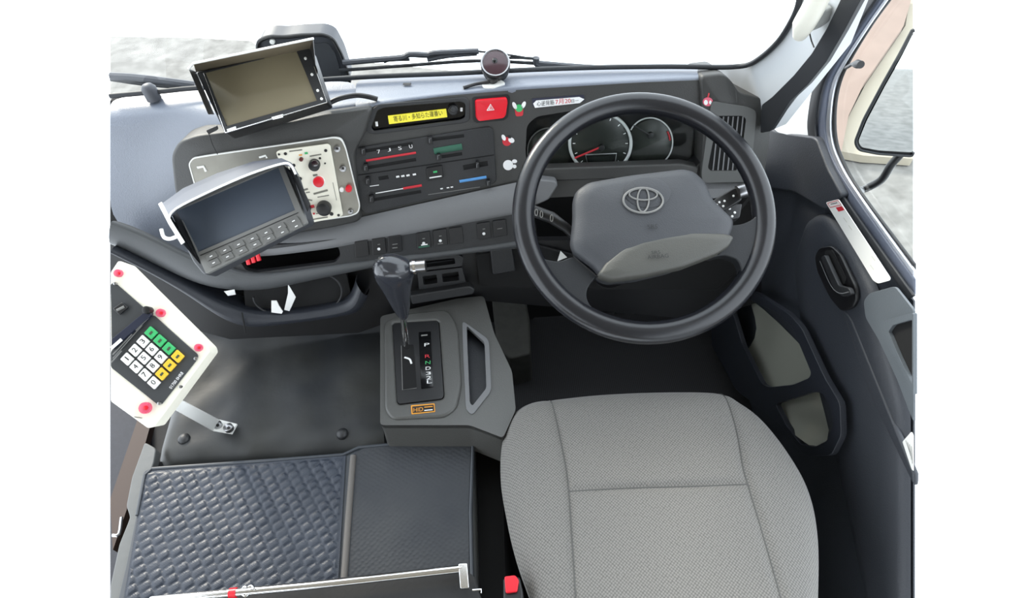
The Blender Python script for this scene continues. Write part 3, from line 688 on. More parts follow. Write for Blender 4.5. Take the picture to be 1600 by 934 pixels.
multi('arm', [bar(WP, [(838, 90), (840, 101), (870, 104), (935, 107)], .007), bar(WP, [(840, 99), (900, 104), (950, 107)], .006)], mat('wiper_grey', (70, 72, 78), .5), w2, wn=False)
w3 = thing('windscreen_wiper', WP.p(230, 130), 'wiper arm outside the glass at the left edge beside the upper monitor', 'wiper')
multi('arm', [bar(WP, [(173, 119), (210, 121), (260, 127), (305, 133)], .0075)], mat('wiper_grey', (70, 72, 78), .5), w3, wn=False)
multi('blade', [bar(WP, [(173, 123), (230, 131), (300, 137)], .005)], RUBB, w3, wn=False)
dn = PZ(.872)
tag(lathe('washer_cap', dn.p(237, 147), (0, 0, 1), [(.013, -.01), (.013, .012), (.009, .018), (.003, .02)], mat('wiper_grey', (70, 72, 78), .5)), 'small rounded grey cap at the windscreen base near the left edge', 'cap')

# ================================================================ ROUND DASH CAMERA
DC = face_cam(776, 98, 1.07, 0, .1)
dcm = thing('dash_camera', PZ(TOPZ).p(770, 132), 'small round black camera on a stalk on top of the dashboard', 'camera')
lathe('body', DC.p(774, 98), DC.n, [(.016, -.035), (.024, -.028), (.0265, -.01), (.0265, .0), (.0245, .003), (.023, .0)], BLACK, dcm)
lathe('face', DC.p(774, 98, .0005), DC.n, [(.0225, -.002), (.0225, .0008), (.0222, .001)], mat('camera_face', (64, 44, 50), .2), dcm)
lathe('lens', DC.p(773, 95, .001), DC.n, [(.005, 0), (.005, .001), (.0035, .0025), (.001, .003)], GLOSSB, dcm)
lathe('lens_ring', DC.p(774, 98, .0), DC.n, [(.0255, .001), (.0255, .003), (.0235, .003), (.0235, .001)], STEEL, dcm)
tube('stalk', [DC.p(773, 118, -.012), PZ(TOPZ+.001).p(769, 131)], .0045, BLACK, dcm)
lathe('stalk_joint', DC.p(770, 122, -.012), V((0, -.3, 1)), [(.010, -.004), (.010, .004), (.006, .006)], BLACK, dcm)
slab('base_pad', rp([(752, 131), (784, 125), (790, 130), (772, 136), (756, 137)], 3), PZ(TOPZ+.003), .004, WHITE, dcm)
tag(tube('camera_cable', [PZ(TOPZ+.006).p(764, 128), PZ(TOPZ+.004).p(745, 131), PZ(TOPZ+.003).p(724, 137)], .003, BLACK, smooth=5), 'short black cable trailing left from the round dash camera', 'cable')

# ================================================================ LOWER MONITOR (data terminal)
M2 = face_cam(380, 340, .92, -.12, .1)
m2 = thing('data_terminal', M2.p(370, 420), 'lower grey monitor with dark hood and two rows of buttons, tilted left', 'monitor')
slab('housing', rp([(264, 330), (332, 288), (440, 256), (456, 268), (480, 344), (318, 430), (300, 408)], 6), M2, .03, mat('terminal_shell', (60, 62, 66), .45), m2, bev=.004)
slab('bezel', rp([(274, 322), (440, 252), (480, 348), (322, 428)], 3), M2, .006, GREYB, m2, off=.004, bev=.0012, holes=[[(276, 328), (434, 260), (461, 328), (309, 394)]])
slab('screen', [(275, 327), (435, 259), (462, 329), (309, 396)], M2, .003, SCREEN2, m2, off=.0005)
pline('bezel_line', M2, [(313, 399), (466, 332)], 1.4, BLACK, m2, off=.0045)
def lerp(a, b, t): return (a[0]+(b[0]-a[0])*t, a[1]+(b[1]-a[1])*t)
for j in range(2):
    for i in range(7):
        u = (i+.5)/7; v = (j+.5)/2
        c = lerp(lerp((317, 399), (467, 336), u), lerp((325, 420), (476, 352), u), v)
        ex = (8.0, -3.7); ey = (2.8, 4.2)
        q = [(c[0]+a*ex[0]+b*ey[0], c[1]+a*ex[1]+b*ey[1]) for a, b in ((-1, -1), (1, -1), (1, 1), (-1, 1))]
        o = slab('button', rp(q, 1.5), M2, .003, GREYK, m2, off=.0065, bev=.0008)
        pline('button_mark', M2, [(c[0]-2, c[1]+1.5), (c[0]+2, c[1]-.5)], 1.6, WPRINT, o, off=.0072)
H2 = M2.off(.05)
th = [(250, 320), (286, 294), (340, 270), (396, 252), (440, 247), (456, 256), (468, 276)]
tf = [(262, 342), (282, 322), (336, 296), (392, 271), (440, 256), (453, 260), (462, 276)]
grid('sun_hood', [[M2.p(*q, off=-.02) for q in th], [M2.p(*q, off=-.02)*.5+H2.p(*w_)*.5+Up*.004 for q, w_ in zip(th, tf)], [H2.p(*w_) for w_ in tf]], mat('hood_shell', (78, 82, 92), .45), m2, thick=.0025, tdir=M2.n*-1, angle=50)
tube('hood_edge', [H2.p(*q) for q in [(262, 344), (275, 326), (330, 298), (390, 272), (440, 256), (454, 258), (462, 272)]], .0016, WHITE, m2, smooth=4)
grid('hood_side', [[M2.p(452, 262), M2.p(480, 330)], [H2.p(458, 262), H2.p(484, 318)]], BLACK, m2, thick=.002, tdir=M2.n*-1, angle=30)
grid('hood_side', [[M2.p(262, 330), M2.p(312, 412)], [H2.p(262, 344), H2.p(285, 380)]], BLACK, m2, thick=.002, tdir=M2.n*-1, angle=30)
pline('bracket_bar', H2, [(250, 317), (266, 348), (286, 380)], 7, WHITE, m2, off=.0)
tube('bracket_hook', [H2.p(252, 358), H2.p(256, 370), H2.p(266, 373), H2.p(280, 368)], .0028, WHITE, m2, smooth=5, seg=8)
tube('mount', [M2.p(400, 330, -.03), PFL.p(420, 320, .016)], .016, BLACK, m2)

# ================================================================ STEERING WHEEL
k_ = .93
WC = CAM+(PZ(.76).p(1005, 334)-CAM)*k_
WN = V((.0, -math.cos(rad(61)), math.sin(rad(61)))).normalized()
PW = Plane(WC, WN)
sw = thing('steering_wheel', WC, 'large black steering wheel with a grey hub and oval emblem', 'steering wheel')
U_ = V((1, 0, 0)); V_ = WN.cross(U_)
RR = .1865
RIM = [WC+(U_*math.cos(2*math.pi*k/96)+V_*math.sin(2*math.pi*k/96))*RR for k in range(96)]
tube('rim', RIM, [(.0165, .0175)]*96, WHEEL, sw, seg=20, closed=True, flat=WN)
lft = [(832, 392), (850, 405), (874, 409), (896, 400), (934, 430), (924, 440), (917, 452), (916, 464), (922, 478), (944, 494), (930, 506), (890, 482), (856, 450), (838, 420)]
rgt = [(1104, 330), (1140, 352), (1160, 350), (1178, 342), (1190, 326), (1200, 350), (1196, 400), (1172, 444), (1130, 482), (1120, 474), (1146, 450), (1160, 426), (1154, 406), (1132, 398), (1106, 404)]
for nm, q in (('spoke', lft), ('spoke', rgt)):
    slab(nm, rp(q, 8), PW, .022, mat('spoke_urethane', (32, 34, 37), .5, spec=.35, bump=.15, bscale=700), sw, off=.008, bev=.007, seg=4)
hubo = rp([(893, 320), (898, 304), (916, 292), (980, 281), (1062, 271), (1080, 275), (1096, 290), (1108, 318), (1141, 350), (1139, 364), (1131, 384), (1120, 398), (1060, 422), (1000, 436), (950, 441), (934, 436), (926, 424), (894, 400), (889, 388), (893, 350)], 7)
pillow('hub_pad', hubo, PW, [(.9, -.06), (.97, -.01), (1, .012), (.985, .020), (.94, .026), (.8, .030), (.4, .033)], HUB, sw, c=(1012, 352))
lowp = rp([(930, 436), (940, 420), (962, 400), (990, 385), (1030, 376), (1080, 372), (1125, 374), (1138, 378), (1130, 392), (1112, 404), (1060, 424), (1000, 437), (952, 443)], 5)
pillow('lower_hub_pad', lowp, PW, [(1, .005), (1.01, .016), (.985, .029), (.93, .032), (.7, .0335)], HUBL, sw, c=(1036, 406))
for q in ([(896, 401), (934, 433)], [(1141, 352), (1136, 378), (1122, 398)]): pline('seam', PW, q, 2.4, VOID, sw, off=.019, smooth=4 if len(q) > 2 else 0)
pillow('emblem_dish', ell(1005, 313, 35, 23, 2, 32), PW, [(1, .030), (1, .0335), (.96, .034)], HUB, sw)
em = tube('emblem', [PW.p(*q, off=.0355) for q in ell(1005, 313, 31, 19.5, 2, 40)], .0016, GREYB, sw, closed=True, seg=8)
tube('emblem_loop', [PW.p(*q, off=.0355) for q in ell(1005, 312, 9, 19, 2, 30)], .0013, GREYB, em, closed=True, seg=8)
tube('emblem_loop', [PW.p(*q, off=.0355) for q in ell(1005, 303.5, 22, 9, 2, 30)], .0013, GREYB, em, closed=True, seg=8)
emb = mat('emboss', (30, 31, 32), .5)
text('embossed_mark', 'SRS', PW, (1012, 358), (1028, 357), emb, sw, off=.0365, hpx=7)
text('embossed_writing', 'AIRBAG', PW, (1012, 405), (1045, 402), emb, sw, off=.0375, hpx=6)
text('embossed_writing', 'SRS', PW, (1018, 397), (1032, 396), emb, sw, off=.0375, hpx=5)
# steering column with stalks
colm = thing('steering_column', WC-WN*.2, 'dark steering column cowl behind the wheel with control stalks', 'steering column')
lathe('cowl', WC-WN*.045, -WN, [(.03, 0), (.055, .01), (.062, .05), (.055, .15), (.05, .25), (.04, .32)], BLACK, colm)
pc = PW.off(-.045)
st = tube('wiper_stalk', [pc.p(900, 372, -.01), pc.p(885, 356), pc.p(862, 340), pc.p(830, 328)], [.007, .008, .010, .010], BLACK, colm)
for t, (x, y) in enumerate([(838, 332), (846, 335), (862, 341)]): ring('stalk_band', pc, x, y, 2, 5, 1.6, GREYB, st, off=.010)
st2 = slab('lamp_stalk', rp([(1100, 322), (1115, 312), (1150, 291), (1158, 292), (1160, 312), (1130, 330), (1112, 336)], 4), pc, .016, BLACK, colm, off=.0, bev=.003)
tube('stalk_knob', [pc.p(1152, 301), pc.p(1166, 297)], .011, STEEL, st2, seg=18)
for x, y in [(1124, 316), (1130, 322), (1120, 320), (1132, 314), (1146, 306)]: disc('stalk_mark', pc, x, y, 1.8, .0008, WPRINT, st2, off=.0005, seg=8)
st3 = slab('mirror_switch', rp([(1120, 322), (1160, 318), (1156, 340), (1126, 346)], 3), pc, .02, DARK, colm, off=-.03, bev=.003)
for x, y in [(1132, 328), (1140, 326), (1148, 332), (1134, 339), (1144, 338)]: disc('switch_mark', pc, x, y, 2, .0008, WPRINT, st3, off=-.0295, seg=8)
tag(slab('light_leak_patch', [(876, 392), (871, 408), (886, 402)], UD, .001, PAPER, off=-.002), 'small white triangle standing in for light leaking below the dash behind the left wheel spoke', 'light patch')  # white patch painted for a leak of light under the dash

# ================================================================ DRIVER'S SEAT
ZS = .475
PSZ = PZ(ZS-.022)
outl = [(830, 934), (806, 866), (791, 806), (781, 742), (783, 684), (797, 642), (822, 622), (862, 616), (940, 608), (1040, 604), (1128, 606), (1164, 622), (1200, 650), (1240, 700), (1272, 758), (1287, 830), (1288, 934), (1282, 1040), (1180, 1100), (960, 1110), (870, 1060)]
seat = thing('driver_seat', PZ(0).p(1000, 900), 'driver seat with light grey woven fabric cushion in front of the steering wheel', 'seat')
O = catmull([V((*PSZ.p(*q).to_2d(), 0)) for q in outl], 8, True)
ctr = sum(O, V())/len(O)
seams = [[(858, 616), (868, 660), (882, 730), (888, 775), (893, 850), (900, 960)], [(1127, 604), (1146, 680), (1156, 740), (1163, 766), (1184, 836), (1212, 934), (1222, 980)], [(888, 776), (980, 772), (1080, 769), (1163, 765)]]
SEG = [[V(PSZ.p(*q).to_2d()) for q in s] for s in seams]
def segd(p, a, b):
    ab = b-a; t = max(0, min(1, (p-a).dot(ab)/ab.length_squared)); return (p-a-ab*t).length
def hgt(x, y, s):
    p = V((x, y)); g = min(segd(p, a, b) for L in SEG for a, b in zip(L, L[1:]))
    return .010*(1-s*s) - .05*max(0, s)**12 - .006*math.exp(-(g/.007)**2)*(1-s**6)
rings = []; n = len(O)
vs = []; fs = []
side = [(.955, -.20), (.97, -.14), (.99, -.10), (.998, -.08)]
for s, z in side: rings.append([V((ctr.x+(p.x-ctr.x)*s, ctr.y+(p.y-ctr.y)*s, ZS+z)) for p in O])
for s in [1-.1*q/14 for q in range(14)]+[.9*(1-q/72) for q in range(72)]:
    rings.append([V((ctr.x+(p.x-ctr.x)*s, ctr.y+(p.y-ctr.y)*s, ZS+hgt(ctr.x+(p.x-ctr.x)*s, ctr.y+(p.y-ctr.y)*s, s))) for p in O])
for r in rings: vs += r
for k in range(len(rings)-1):
    for i in range(n): j = (i+1) % n; fs.append((k*n+i, k*n+j, (k+1)*n+j, (k+1)*n+i))
vs.append(V((ctr.x, ctr.y, ZS+.010))); b = (len(rings)-1)*n
for i in range(n): fs.append((b+i, b+(i+1) % n, len(vs)-1))
link('cushion', vs, fs, SEAT, seat, wn=False, angle=80)
for s in SEG:
    P = []
    pp = catmull([V((a.x, a.y, 0)) for a in s], 10)
    for p in pp:
        d = V((p.x-ctr.x, p.y-ctr.y)); 
        # how far out this point lies, 0 centre .. 1 outline
        ang = math.atan2(d.y, d.x); best = min(O, key=lambda o: abs(math.atan2(math.sin(math.atan2(o.y-ctr.y, o.x-ctr.x)-ang), math.cos(math.atan2(o.y-ctr.y, o.x-ctr.x)-ang))))
        sc = d.length/(best-ctr).length
        z = hgt(p.x, p.y, min(sc, 1))
        P.append(V((p.x, p.y, ZS+z+.0004)))
    tube('seam', P, .0011, SEAM, seat, seg=6)
bz = [V((p.x*1, p.y, 0)) for p in O]
rb = []
for s, z in ((.9, .02), (.93, .14), (.95, .27), (.93, .30)): rb.append([V((ctr.x+(p.x-ctr.x)*s, ctr.y+(p.y-ctr.y)*s, z)) for p in O]+[V((ctr.x+(O[0].x-ctr.x)*s, ctr.y+(O[0].y-ctr.y)*s, z))])
grid('seat_base', rb, VOID, seat)
# buckle
BK = PZ(.46)
bk = thing('seat_belt_buckle', PZ(.42).p(800, 930), 'black seat belt buckle with red button at left of the driver seat', 'buckle')
slab('housing', rp([(786, 902), (812, 900), (818, 926), (816, 950), (786, 950)], 5), BK, .05, BLACK, bk, bev=.004)
slab('release_button', rp([(788, 900), (805, 898), (811, 906), (808, 924), (790, 926)], 3), BK, .006, REDP, bk, off=.006, bev=.0015)

# ================================================================ ENGINE COVER
ZC = .36
EC = PZ(ZC)
ec = thing('engine_cover', PZ(0).p(420, 800), 'black vinyl covered engine hump between the seats', 'engine cover')
xsn, ysn = 26, 16
TL, TR_, BR, BL = (296, 500), (598, 462), (600, 706), (232, 728)
rows = []
for j in range(ysn+1):
    r = []
    for i in range(xsn+1):
        a = lerp(lerp(TL, TR_, i/xsn), lerp(BL, BR, i/xsn), j/ysn)
        z = .010*math.sin(i*.9+j*.5)*math.sin(j*.7)*.35+.003*random.random() - (.02*(max(0, j-ysn+2)/2)**2) - .03*(max(0, 2-i)/2)**2
        r.append(EC.p(*a)+V((0, 0, z)))
    rows.append(r)
rows = [[p+V((0, 0, -.0)) for p in r] for r in rows]
lo = [V((p.x-(.01 if k == 0 else 0), p.y-.012, ZC-.06)) for k, p in enumerate(rows[-1])]
grid('vinyl_sheet', rows+[lo], VINYL, ec, sub=1)
grid('vinyl_side', [[r[0] for r in rows], [r[0]+V((-.02, 0, -.34)) for r in rows]], BLACK, ec)
for x, y in [(288, 686), (535, 678)]: lathe('domed_bolt', EC.p(x, y)+V((0, 0, .0)), (0, 0, 1), [(.012, -.004), (.012, .003), (.009, .007), (.003, .009)], DARK, ec)
# rear part under the rubber mat: grey side cloth on the left, black on the right
E2 = PZ(.365)
slab('rear_deck', rp([(238, 728), (590, 704), (742, 686), (748, 934), (746, 1010), (192, 1010), (198, 920), (210, 850), (218, 780), (226, 735)], 10), E2, .03, VINYL, ec, bev=.01)
slab('side_cloth', rp([(244, 700), (240, 724), (232, 742), (222, 800), (210, 880), (190, 1010), (172, 1010), (172, 915), (186, 850), (203, 808), (197, 790), (206, 745), (226, 690)], 5), E2, .02, GREYV, ec, off=.001, bev=.004)
slab('rear_body', [(238, 722), (742, 690), (746, 1000), (200, 1000)], E2, .33, BLACK, ec, off=-.03)
slab('side_box', rp([(736, 684), (784, 700), (792, 1000), (742, 1000)], 3), E2, .34, VOID, ec, off=-.06)
# rubber mat
rm = thing('rubber_mat', PZ(.375).p(480, 800), 'dark blue grey rubber mat with quilted pattern lying on the engine cover', 'mat')
E3 = PZ(.372)
qr = []
for j in range(150):
    t = j/149; y0, y1 = 737, 1000; r = []
    for i in range(190):
        u = i/189; xl = 229+(184-229)*t; xr = 541+(524-541)*t; ty = 737+(713-737)*u
        y = ty+(1000-ty)*t; P = E3.p(xl+(xr-xl)*u, y)
        a = rad(33); p1 = (P.x*math.cos(a)+P.y*math.sin(a))/.0205; p2 = (-P.x*math.sin(a)+P.y*math.cos(a))/.0165+(.5 if int(math.floor(p1)) % 2 else 0)
        f1 = p1-math.floor(p1)-.5; f2 = p2-math.floor(p2)-.5
        h = max(0, 1-(abs(f1*2.15)**3.2+abs(f2*2.15)**3.2)); random.seed(int(math.floor(p1))*131+int(math.floor(p2))*17); h = math.sqrt(h)*(.0012+.0016*random.random())
        edge = min(i, 189-i, j, 149-j); h = h if edge > 2 else 0
        r.append(P+V((0, 0, .004+h)))
    qr.append(r)
grid('quilted_half', qr, MATQ, rm, angle=75)
slab('plain_half', rp([(552, 708), (568, 699), (730, 684), (737, 690), (733, 800), (736, 1000), (530, 1000), (540, 850)], 5), E3, .006, MATP, rm, off=.004, bev=.002)
slab('base_sheet', rp([(224, 736), (240, 729), (535, 708), (560, 697), (732, 680), (741, 688), (738, 800), (742, 1000), (170, 1000), (198, 880), (214, 800)], 6), E3, .004, mat('mat_edge', (62, 66, 72), .5), rm, off=.001, bev=.001)
tube('raised_rib', [E3.p(*q, off=.004) for q in [(552, 712), (545, 800), (538, 900), (534, 1000)]], .006, mat('mat_rib', (96, 92, 88), .6), rm, seg=10)
tube('edge_bead', [E3.p(*q, off=.004) for q in [(214, 805), (226, 742), (238, 732), (400, 721), (536, 710), (560, 699), (732, 682), (739, 690), (735, 800), (739, 1000)]], .003, mat('mat_edge', (62, 66, 72), .5), rm, seg=8)

# chrome rail and the black board below it
ZR = PZ(.46)
tag(slab('black_board', [(250, 934), (430, 916), (728, 890), (742, 900), (752, 934), (760, 1010), (200, 1010)], PZ(.44), .02, CLOTHB, bev=.004), 'black cloth covered board behind the chrome rail at the bottom', 'board')
rl = thing('chrome_rail', ZR.p(500, 910), 'thin chrome rail crossing above the rubber mat at the bottom', 'rail')
tube('rail_tube', [ZR.p(*q) for q in [(236, 938), (480, 915), (722, 888)]], .0062, CHROME, rl, seg=16)
slab('end_bracket', rp([(716, 880), (730, 879), (733, 918), (719, 919)], 2), ZR, .012, CHROME, rl, off=.006, bev=.002)
ring('clamp', ZR, 383, 924, 5, 7, 4, CHROME, rl, off=.002); tube('hook', [ZR.p(388, 917, .01), ZR.p(394, 915, .01), ZR.p(396, 920, .01)], .002, CHROME, rl, smooth=4)
tag(tube('red_tape', [ZR.p(359, 926.5), ZR.p(370, 925.5)], .0076, REDP, seg=14), 'band of red tape wrapped round the chrome rail', 'tape')
tag(tube('small_hook', [PZ(.44).p(738, 922), PZ(.44).p(752, 921), PZ(.44).p(752, 927)], .0018, CHROME, seg=8), 'tiny metal hook at the right corner of the black board', 'hook')

# ================================================================ GEAR CONSOLE AND LEVER
GC = PZ(.445)
gc = thing('gear_console', PZ(ZC).p(670, 640), 'grey plastic gear selector console with side tray beside the engine hump', 'console')
ho = rp([(594, 494), (636, 484), (716, 466), (756, 462), (772, 520), (800, 580), (806, 640), (786, 684), (734, 664), (594, 664)], 6)
gplate = rp([(613, 507), (616, 504), (682, 500), (686, 503), (694, 618), (690, 623), (624, 631), (620, 627)], 4)
tray = rp([(729, 508), (757, 534), (760, 606), (738, 634), (734, 628), (731, 560)], 5)
slab('housing', ho, GC, .012, CONS, gc, holes=[tray, gplate], wn=False)
slab('plinth', rp([(596, 496), (636, 486), (716, 469), (754, 465), (770, 522), (797, 582), (803, 640), (784, 682), (734, 664), (596, 664)], 6), GC, .04, CONS, gc, off=-.040)
grid('skirt', [[GC.p(*q) for q in ho+ho[:1]], [GC.p(*q)-V((0, 0, .03)) for q in ho+ho[:1]], [GC.p(*q)-V((0, .012, .082)) for q in ho+ho[:1]]], CONS, gc, angle=60)
slab('raised_rim', rp([(600, 500), (640, 488), (700, 482), (716, 510), (722, 600), (714, 636), (696, 650), (612, 654), (601, 640)], 12), GC, .012, CONS, gc, off=.006, bev=.005, holes=[gplate])
slab('tray_rim', rp([(722, 500), (764, 530), (768, 610), (738, 648), (728, 640), (724, 560)], 8), GC, .01, BAND, gc, off=.003, bev=.003, holes=[tray])
slab('tray_floor', [(722, 500), (764, 528), (768, 612), (736, 642)], GC, .003, NAVY, gc, off=-.03)
gp = slab('gate_plate', gplate, GC, .008, BLACK, gc, off=.004, bev=.002)
slab('gate_slot', rp([(627, 540), (646, 538), (651, 606), (629, 609)], 2), GC, .001, VOID, gp, off=.0048)
pline('slot_edge', GC, [(627, 540), (629, 609), (651, 606)], 1, GREYB, gp, off=.005)
pline('white_spring', GC, [(632, 558), (640, 561), (643, 568)], 3, WPRINT, gp, off=.0055, smooth=4)
ind = slab('position_strip', rp([(654, 519), (673, 517.5), (677, 604), (658, 607)], 1.5), GC, .001, GLOSSB, gp, off=.0055)
for s, y, m, x in [('P', 541, WPRINT, 663), ('R', 559, REDL, 664), ('N', 569, GREENK, 664.5), ('D', 578, WPRINT, 665), ('3', 586, WPRINT, 665.5), ('2', 593, WPRINT, 666), ('L', 599, WPRINT, 667)]:
    text('position_mark', s, GC, (x, y), (x+8, y-.8), m, ind, off=.0062, hpx=6)
pline('position_mark', GC, [(658, 524), (668, 523)], 3, GREYB, ind, off=.0062)
lb = tag(slab('orange_label', rp([(642, 633), (679, 630), (680, 643), (643, 647)], 1), GC, .001, ORANGE, off=.0072), 'small black label with orange border and writing below the gear gate', 'label')
slab('label_face', [(644, 635), (677.5, 631.8), (678.5, 641.8), (645, 645)], GC, .0006, KPRINT, lb, off=.0077)
text('label_writing', 'HID', GC, (646, 643.5), (661, 642), ORANGE, lb, off=.0085, hpx=7)
pline('label_writing', GC, [(663, 636), (676, 634.8)], 1.6, ORANGE, lb, off=.0085); pline('label_writing', GC, [(663, 641), (676, 639.8)], 1.6, WPRINT, lb, off=.0085)
gl = thing('gear_lever', GC.p(636, 542), 'automatic gear lever with glossy dark knob and silver side button', 'gear lever')
base = GC.p(636, 544)
PG = PY(base.y-.01)
hd = PG.p(612, 432)
tube('shaft', [base, PG.p(628, 480)], .0062, CHROME, gl, seg=16)
kn = [(PG.p(631, 499), .006), (PG.p(629, 490), .011), (PG.p(626, 476), .0155), (PG.p(622, 460), .020), (PG.p(618, 444), .0255), (PG.p(616, 432), .030), (PG.p(615, 422), .032), (PG.p(615, 413), .030), (PG.p(616, 407), .022), (PG.p(617, 404), .008)]
kp = [a for a, b in kn]; kr = [(b*1.15, b*.8) for a, b in kn]
kv, kf = tube_geo(kp, kr, 24, flat=V((1, 0, 0)))
o = link('knob', kv, kf, mat('knob_gloss', (44, 46, 52), .2, coat=.4), gl, wn=False, angle=80); o.modifiers.new('sub', 'SUBSURF').render_levels = 2
tube('side_button', [PG.p(642, 417), PG.p(665, 415)], .0105, STEEL, gl, seg=20)
tube('button_collar', [PG.p(646, 417), PG.p(650, 416.6)], .013, CHROME, gl, seg=20)

# ================================================================ FOOTWELL
tag(slab('footwell_mat', rp([(796, 560), (850, 470), (1070, 470), (1130, 610), (1140, 800), (820, 800)], 6), PZ(.004), .006, RIB, off=.004), 'black ribbed floor mat in the driver footwell', 'mat')
struct(slab('trim_2', rp([(768, 462), (820, 456), (828, 500), (830, 552), (796, 560), (776, 540)], 5), PZ(.14), .14, mat('kick_panel', (56, 56, 52), .7, noise=.15), bev=.008))
def pedal(label, q, arm):
    t = thing('pedal', PZ(.02).p(*arm[1]), label, 'pedal')
    slab('pad', rp(q, 4), PZ(.14), .014, DARK, t, bev=.004); tube('arm', [PZ(.13).p(*arm[0]), PY(1.06).p(arm[0][0], arm[0][1]-50)], .008, BLACK, t)
    return t
pedal('dark brake pedal seen through the left of the lower steering wheel opening', [(956, 464), (1000, 462), (1002, 486), (960, 488)], ((980, 466), (980, 470)))
pedal('dark accelerator pedal seen through the right of the lower steering wheel opening', [(1058, 440), (1082, 438), (1090, 480), (1064, 482)], ((1070, 442), (1072, 460)))

# ================================================================ DRIVER DOOR
DX = .62
D = PX(DX)
door = struct(empty('door_1', PX(.62).p(1320, 560)))
slab('door_skin', [(1196, 200), (1276, 216), (1278, 250), (1310, 312), (1427, 470), (1427, 1010), (1290, 1010), (1180, 760), (1100, 560), (1150, 400), (1185, 300)], D, .003, DOORM, door, wn=False)
# inner trim swelling
pillow('trim_swell', rp([(1300, 330), (1350, 400), (1378, 452), (1404, 560), (1427, 640), (1427, 1010), (1384, 1010), (1330, 760), (1300, 640), (1262, 500), (1250, 400), (1270, 340)], 16), D, [(1, .004), (.985, .012), (.93, .02), (.7, .022)], DOORM, door)
DS = D.off(.026)
slab('arm_rest_panel', rp([(1349, 470), (1358, 458), (1398, 447), (1427, 484), (1427, 660), (1400, 590), (1372, 530), (1352, 496)], 6), D, .004, DOORG, door, off=.028, bev=.0015)
slab('grab_rim', rp([(1376, 512), (1384, 500), (1427, 488), (1427, 618), (1402, 566), (1382, 532)], 4), D, .006, DOORG, door, off=.036, bev=.002, holes=[rp([(1388, 518), (1395, 508), (1425, 499), (1425, 600), (1404, 556)], 3)])
slab('grab_recess', [(1384, 506), (1427, 492), (1427, 606), (1402, 560)], D, .004, VOID, door, off=.030)
hdp = slab('handle_escutcheon', rp([(1272, 400), (1280, 386), (1298, 384), (1312, 398), (1336, 448), (1338, 466), (1330, 482), (1314, 487), (1296, 466), (1276, 424)], 6), D, .008, BLACK, door, off=.03, bev=.003)
slab('door_handle', rp([(1282, 402), (1288, 398), (1310, 446), (1326, 450), (1330, 460), (1318, 464), (1304, 456)], 3), D, .008, DARK, door, off=.044, bev=.003)
slab('handle_hollow', rp([(1288, 392), (1300, 390), (1322, 436), (1318, 446), (1306, 444)], 4), D, .002, VOID, door, off=.032)
pline('lock_edge', D, [(1281, 408), (1298, 446), (1312, 458), (1326, 456)], 1.5, BAND, door, off=.0455, smooth=3)
# pocket with two openings
PK = PX(.57)
slab('door_pocket', rp([(1110, 470), (1150, 452), (1180, 456), (1232, 490), (1252, 512), (1288, 590), (1312, 630), (1314, 680), (1298, 712), (1256, 712), (1216, 660), (1150, 610), (1112, 540)], 8), PK, .012, NAVY, door, bev=.004,
     holes=[rp([(1144, 486), (1160, 463), (1216, 490), (1238, 512), (1267, 582), (1264, 590), (1238, 601), (1200, 605), (1190, 600), (1160, 540)], 5), rp([(1211, 631), (1270, 612), (1284, 614), (1297, 634), (1302, 660), (1292, 688), (1272, 698), (1250, 694), (1228, 664)], 5)])
grid('pocket_liner', [[PX(.57).p(1140, 600), PX(.57).p(1290, 720)], [PX(.60).p(1150, 560), PX(.60).p(1290, 700)], [PX(.617).p(1200, 520), PX(.617).p(1300, 640)], [PX(.617).p(1150, 440), PX(.617).p(1320, 600)]], POCK, door, sub=2)
slab('crease', [(1310, 470), (1330, 500), (1427, 740), (1427, 760), (1360, 620)], D, .01, DOORM, door, off=.024, bev=.004)
# window sill, frame, glass
fr = struct(empty('window_2', PX(.64).p(1300, 240)))
fo = [(1372, -8), (1336, 44), (1302, 96), (1284, 130), (1275, 170), (1274, 212), (1290, 262), (1330, 326), (1427, 462)]
fi = [(1384, -8), (1348, 44), (1314, 96), (1297, 130), (1290, 170), (1289, 210), (1302, 252), (1336, 308), (1427, 436)]
fg = [(1395, -8), (1360, 40), (1326, 96), (1311, 130), (1304, 170), (1305, 215), (1316, 250), (1344, 300), (1427, 412)]
def bandq(name, A, B, x, off, m, th=.005, bev=.002): return slab(name, sm(A)+sm(B)[::-1], PX(x), th, m, fr, off=off, bev=bev, wn=False)
bandq('frame_rubber', [(a-12 if i < 6 else a-8, b+(0 if i < 6 else 6)) for i, (a, b) in enumerate(fo)], fo, DX, .012, RUBB)
bandq('frame_rubber', fo, fi, DX, .004, mat('frame_grey', (84, 90, 104), .45))
bandq('alloy_strip', fi, [((a*.45+c*.55), (b*.45+d*.55)) for (a, b), (c, d) in zip(fi, fg)], DX, .001, ALU, .005, .001)
bandq('outer_rubber', [((a*.45+c*.55), (b*.45+d*.55)) for (a, b), (c, d) in zip(fi, fg)], fg, DX, -.004, BLACK, .005, .001)
slab('pane', sm(fg)+[(1427, -8)], PX(DX), .001, GLASS, fr, off=-.012)
slab('corner_cover', rp([(1192, 196), (1215, 206), (1274, 214), (1292, 262), (1316, 306), (1290, 330), (1240, 300), (1186, 292), (1196, 250)], 8), D, .02, DOORM, door, off=.018, bev=.006)
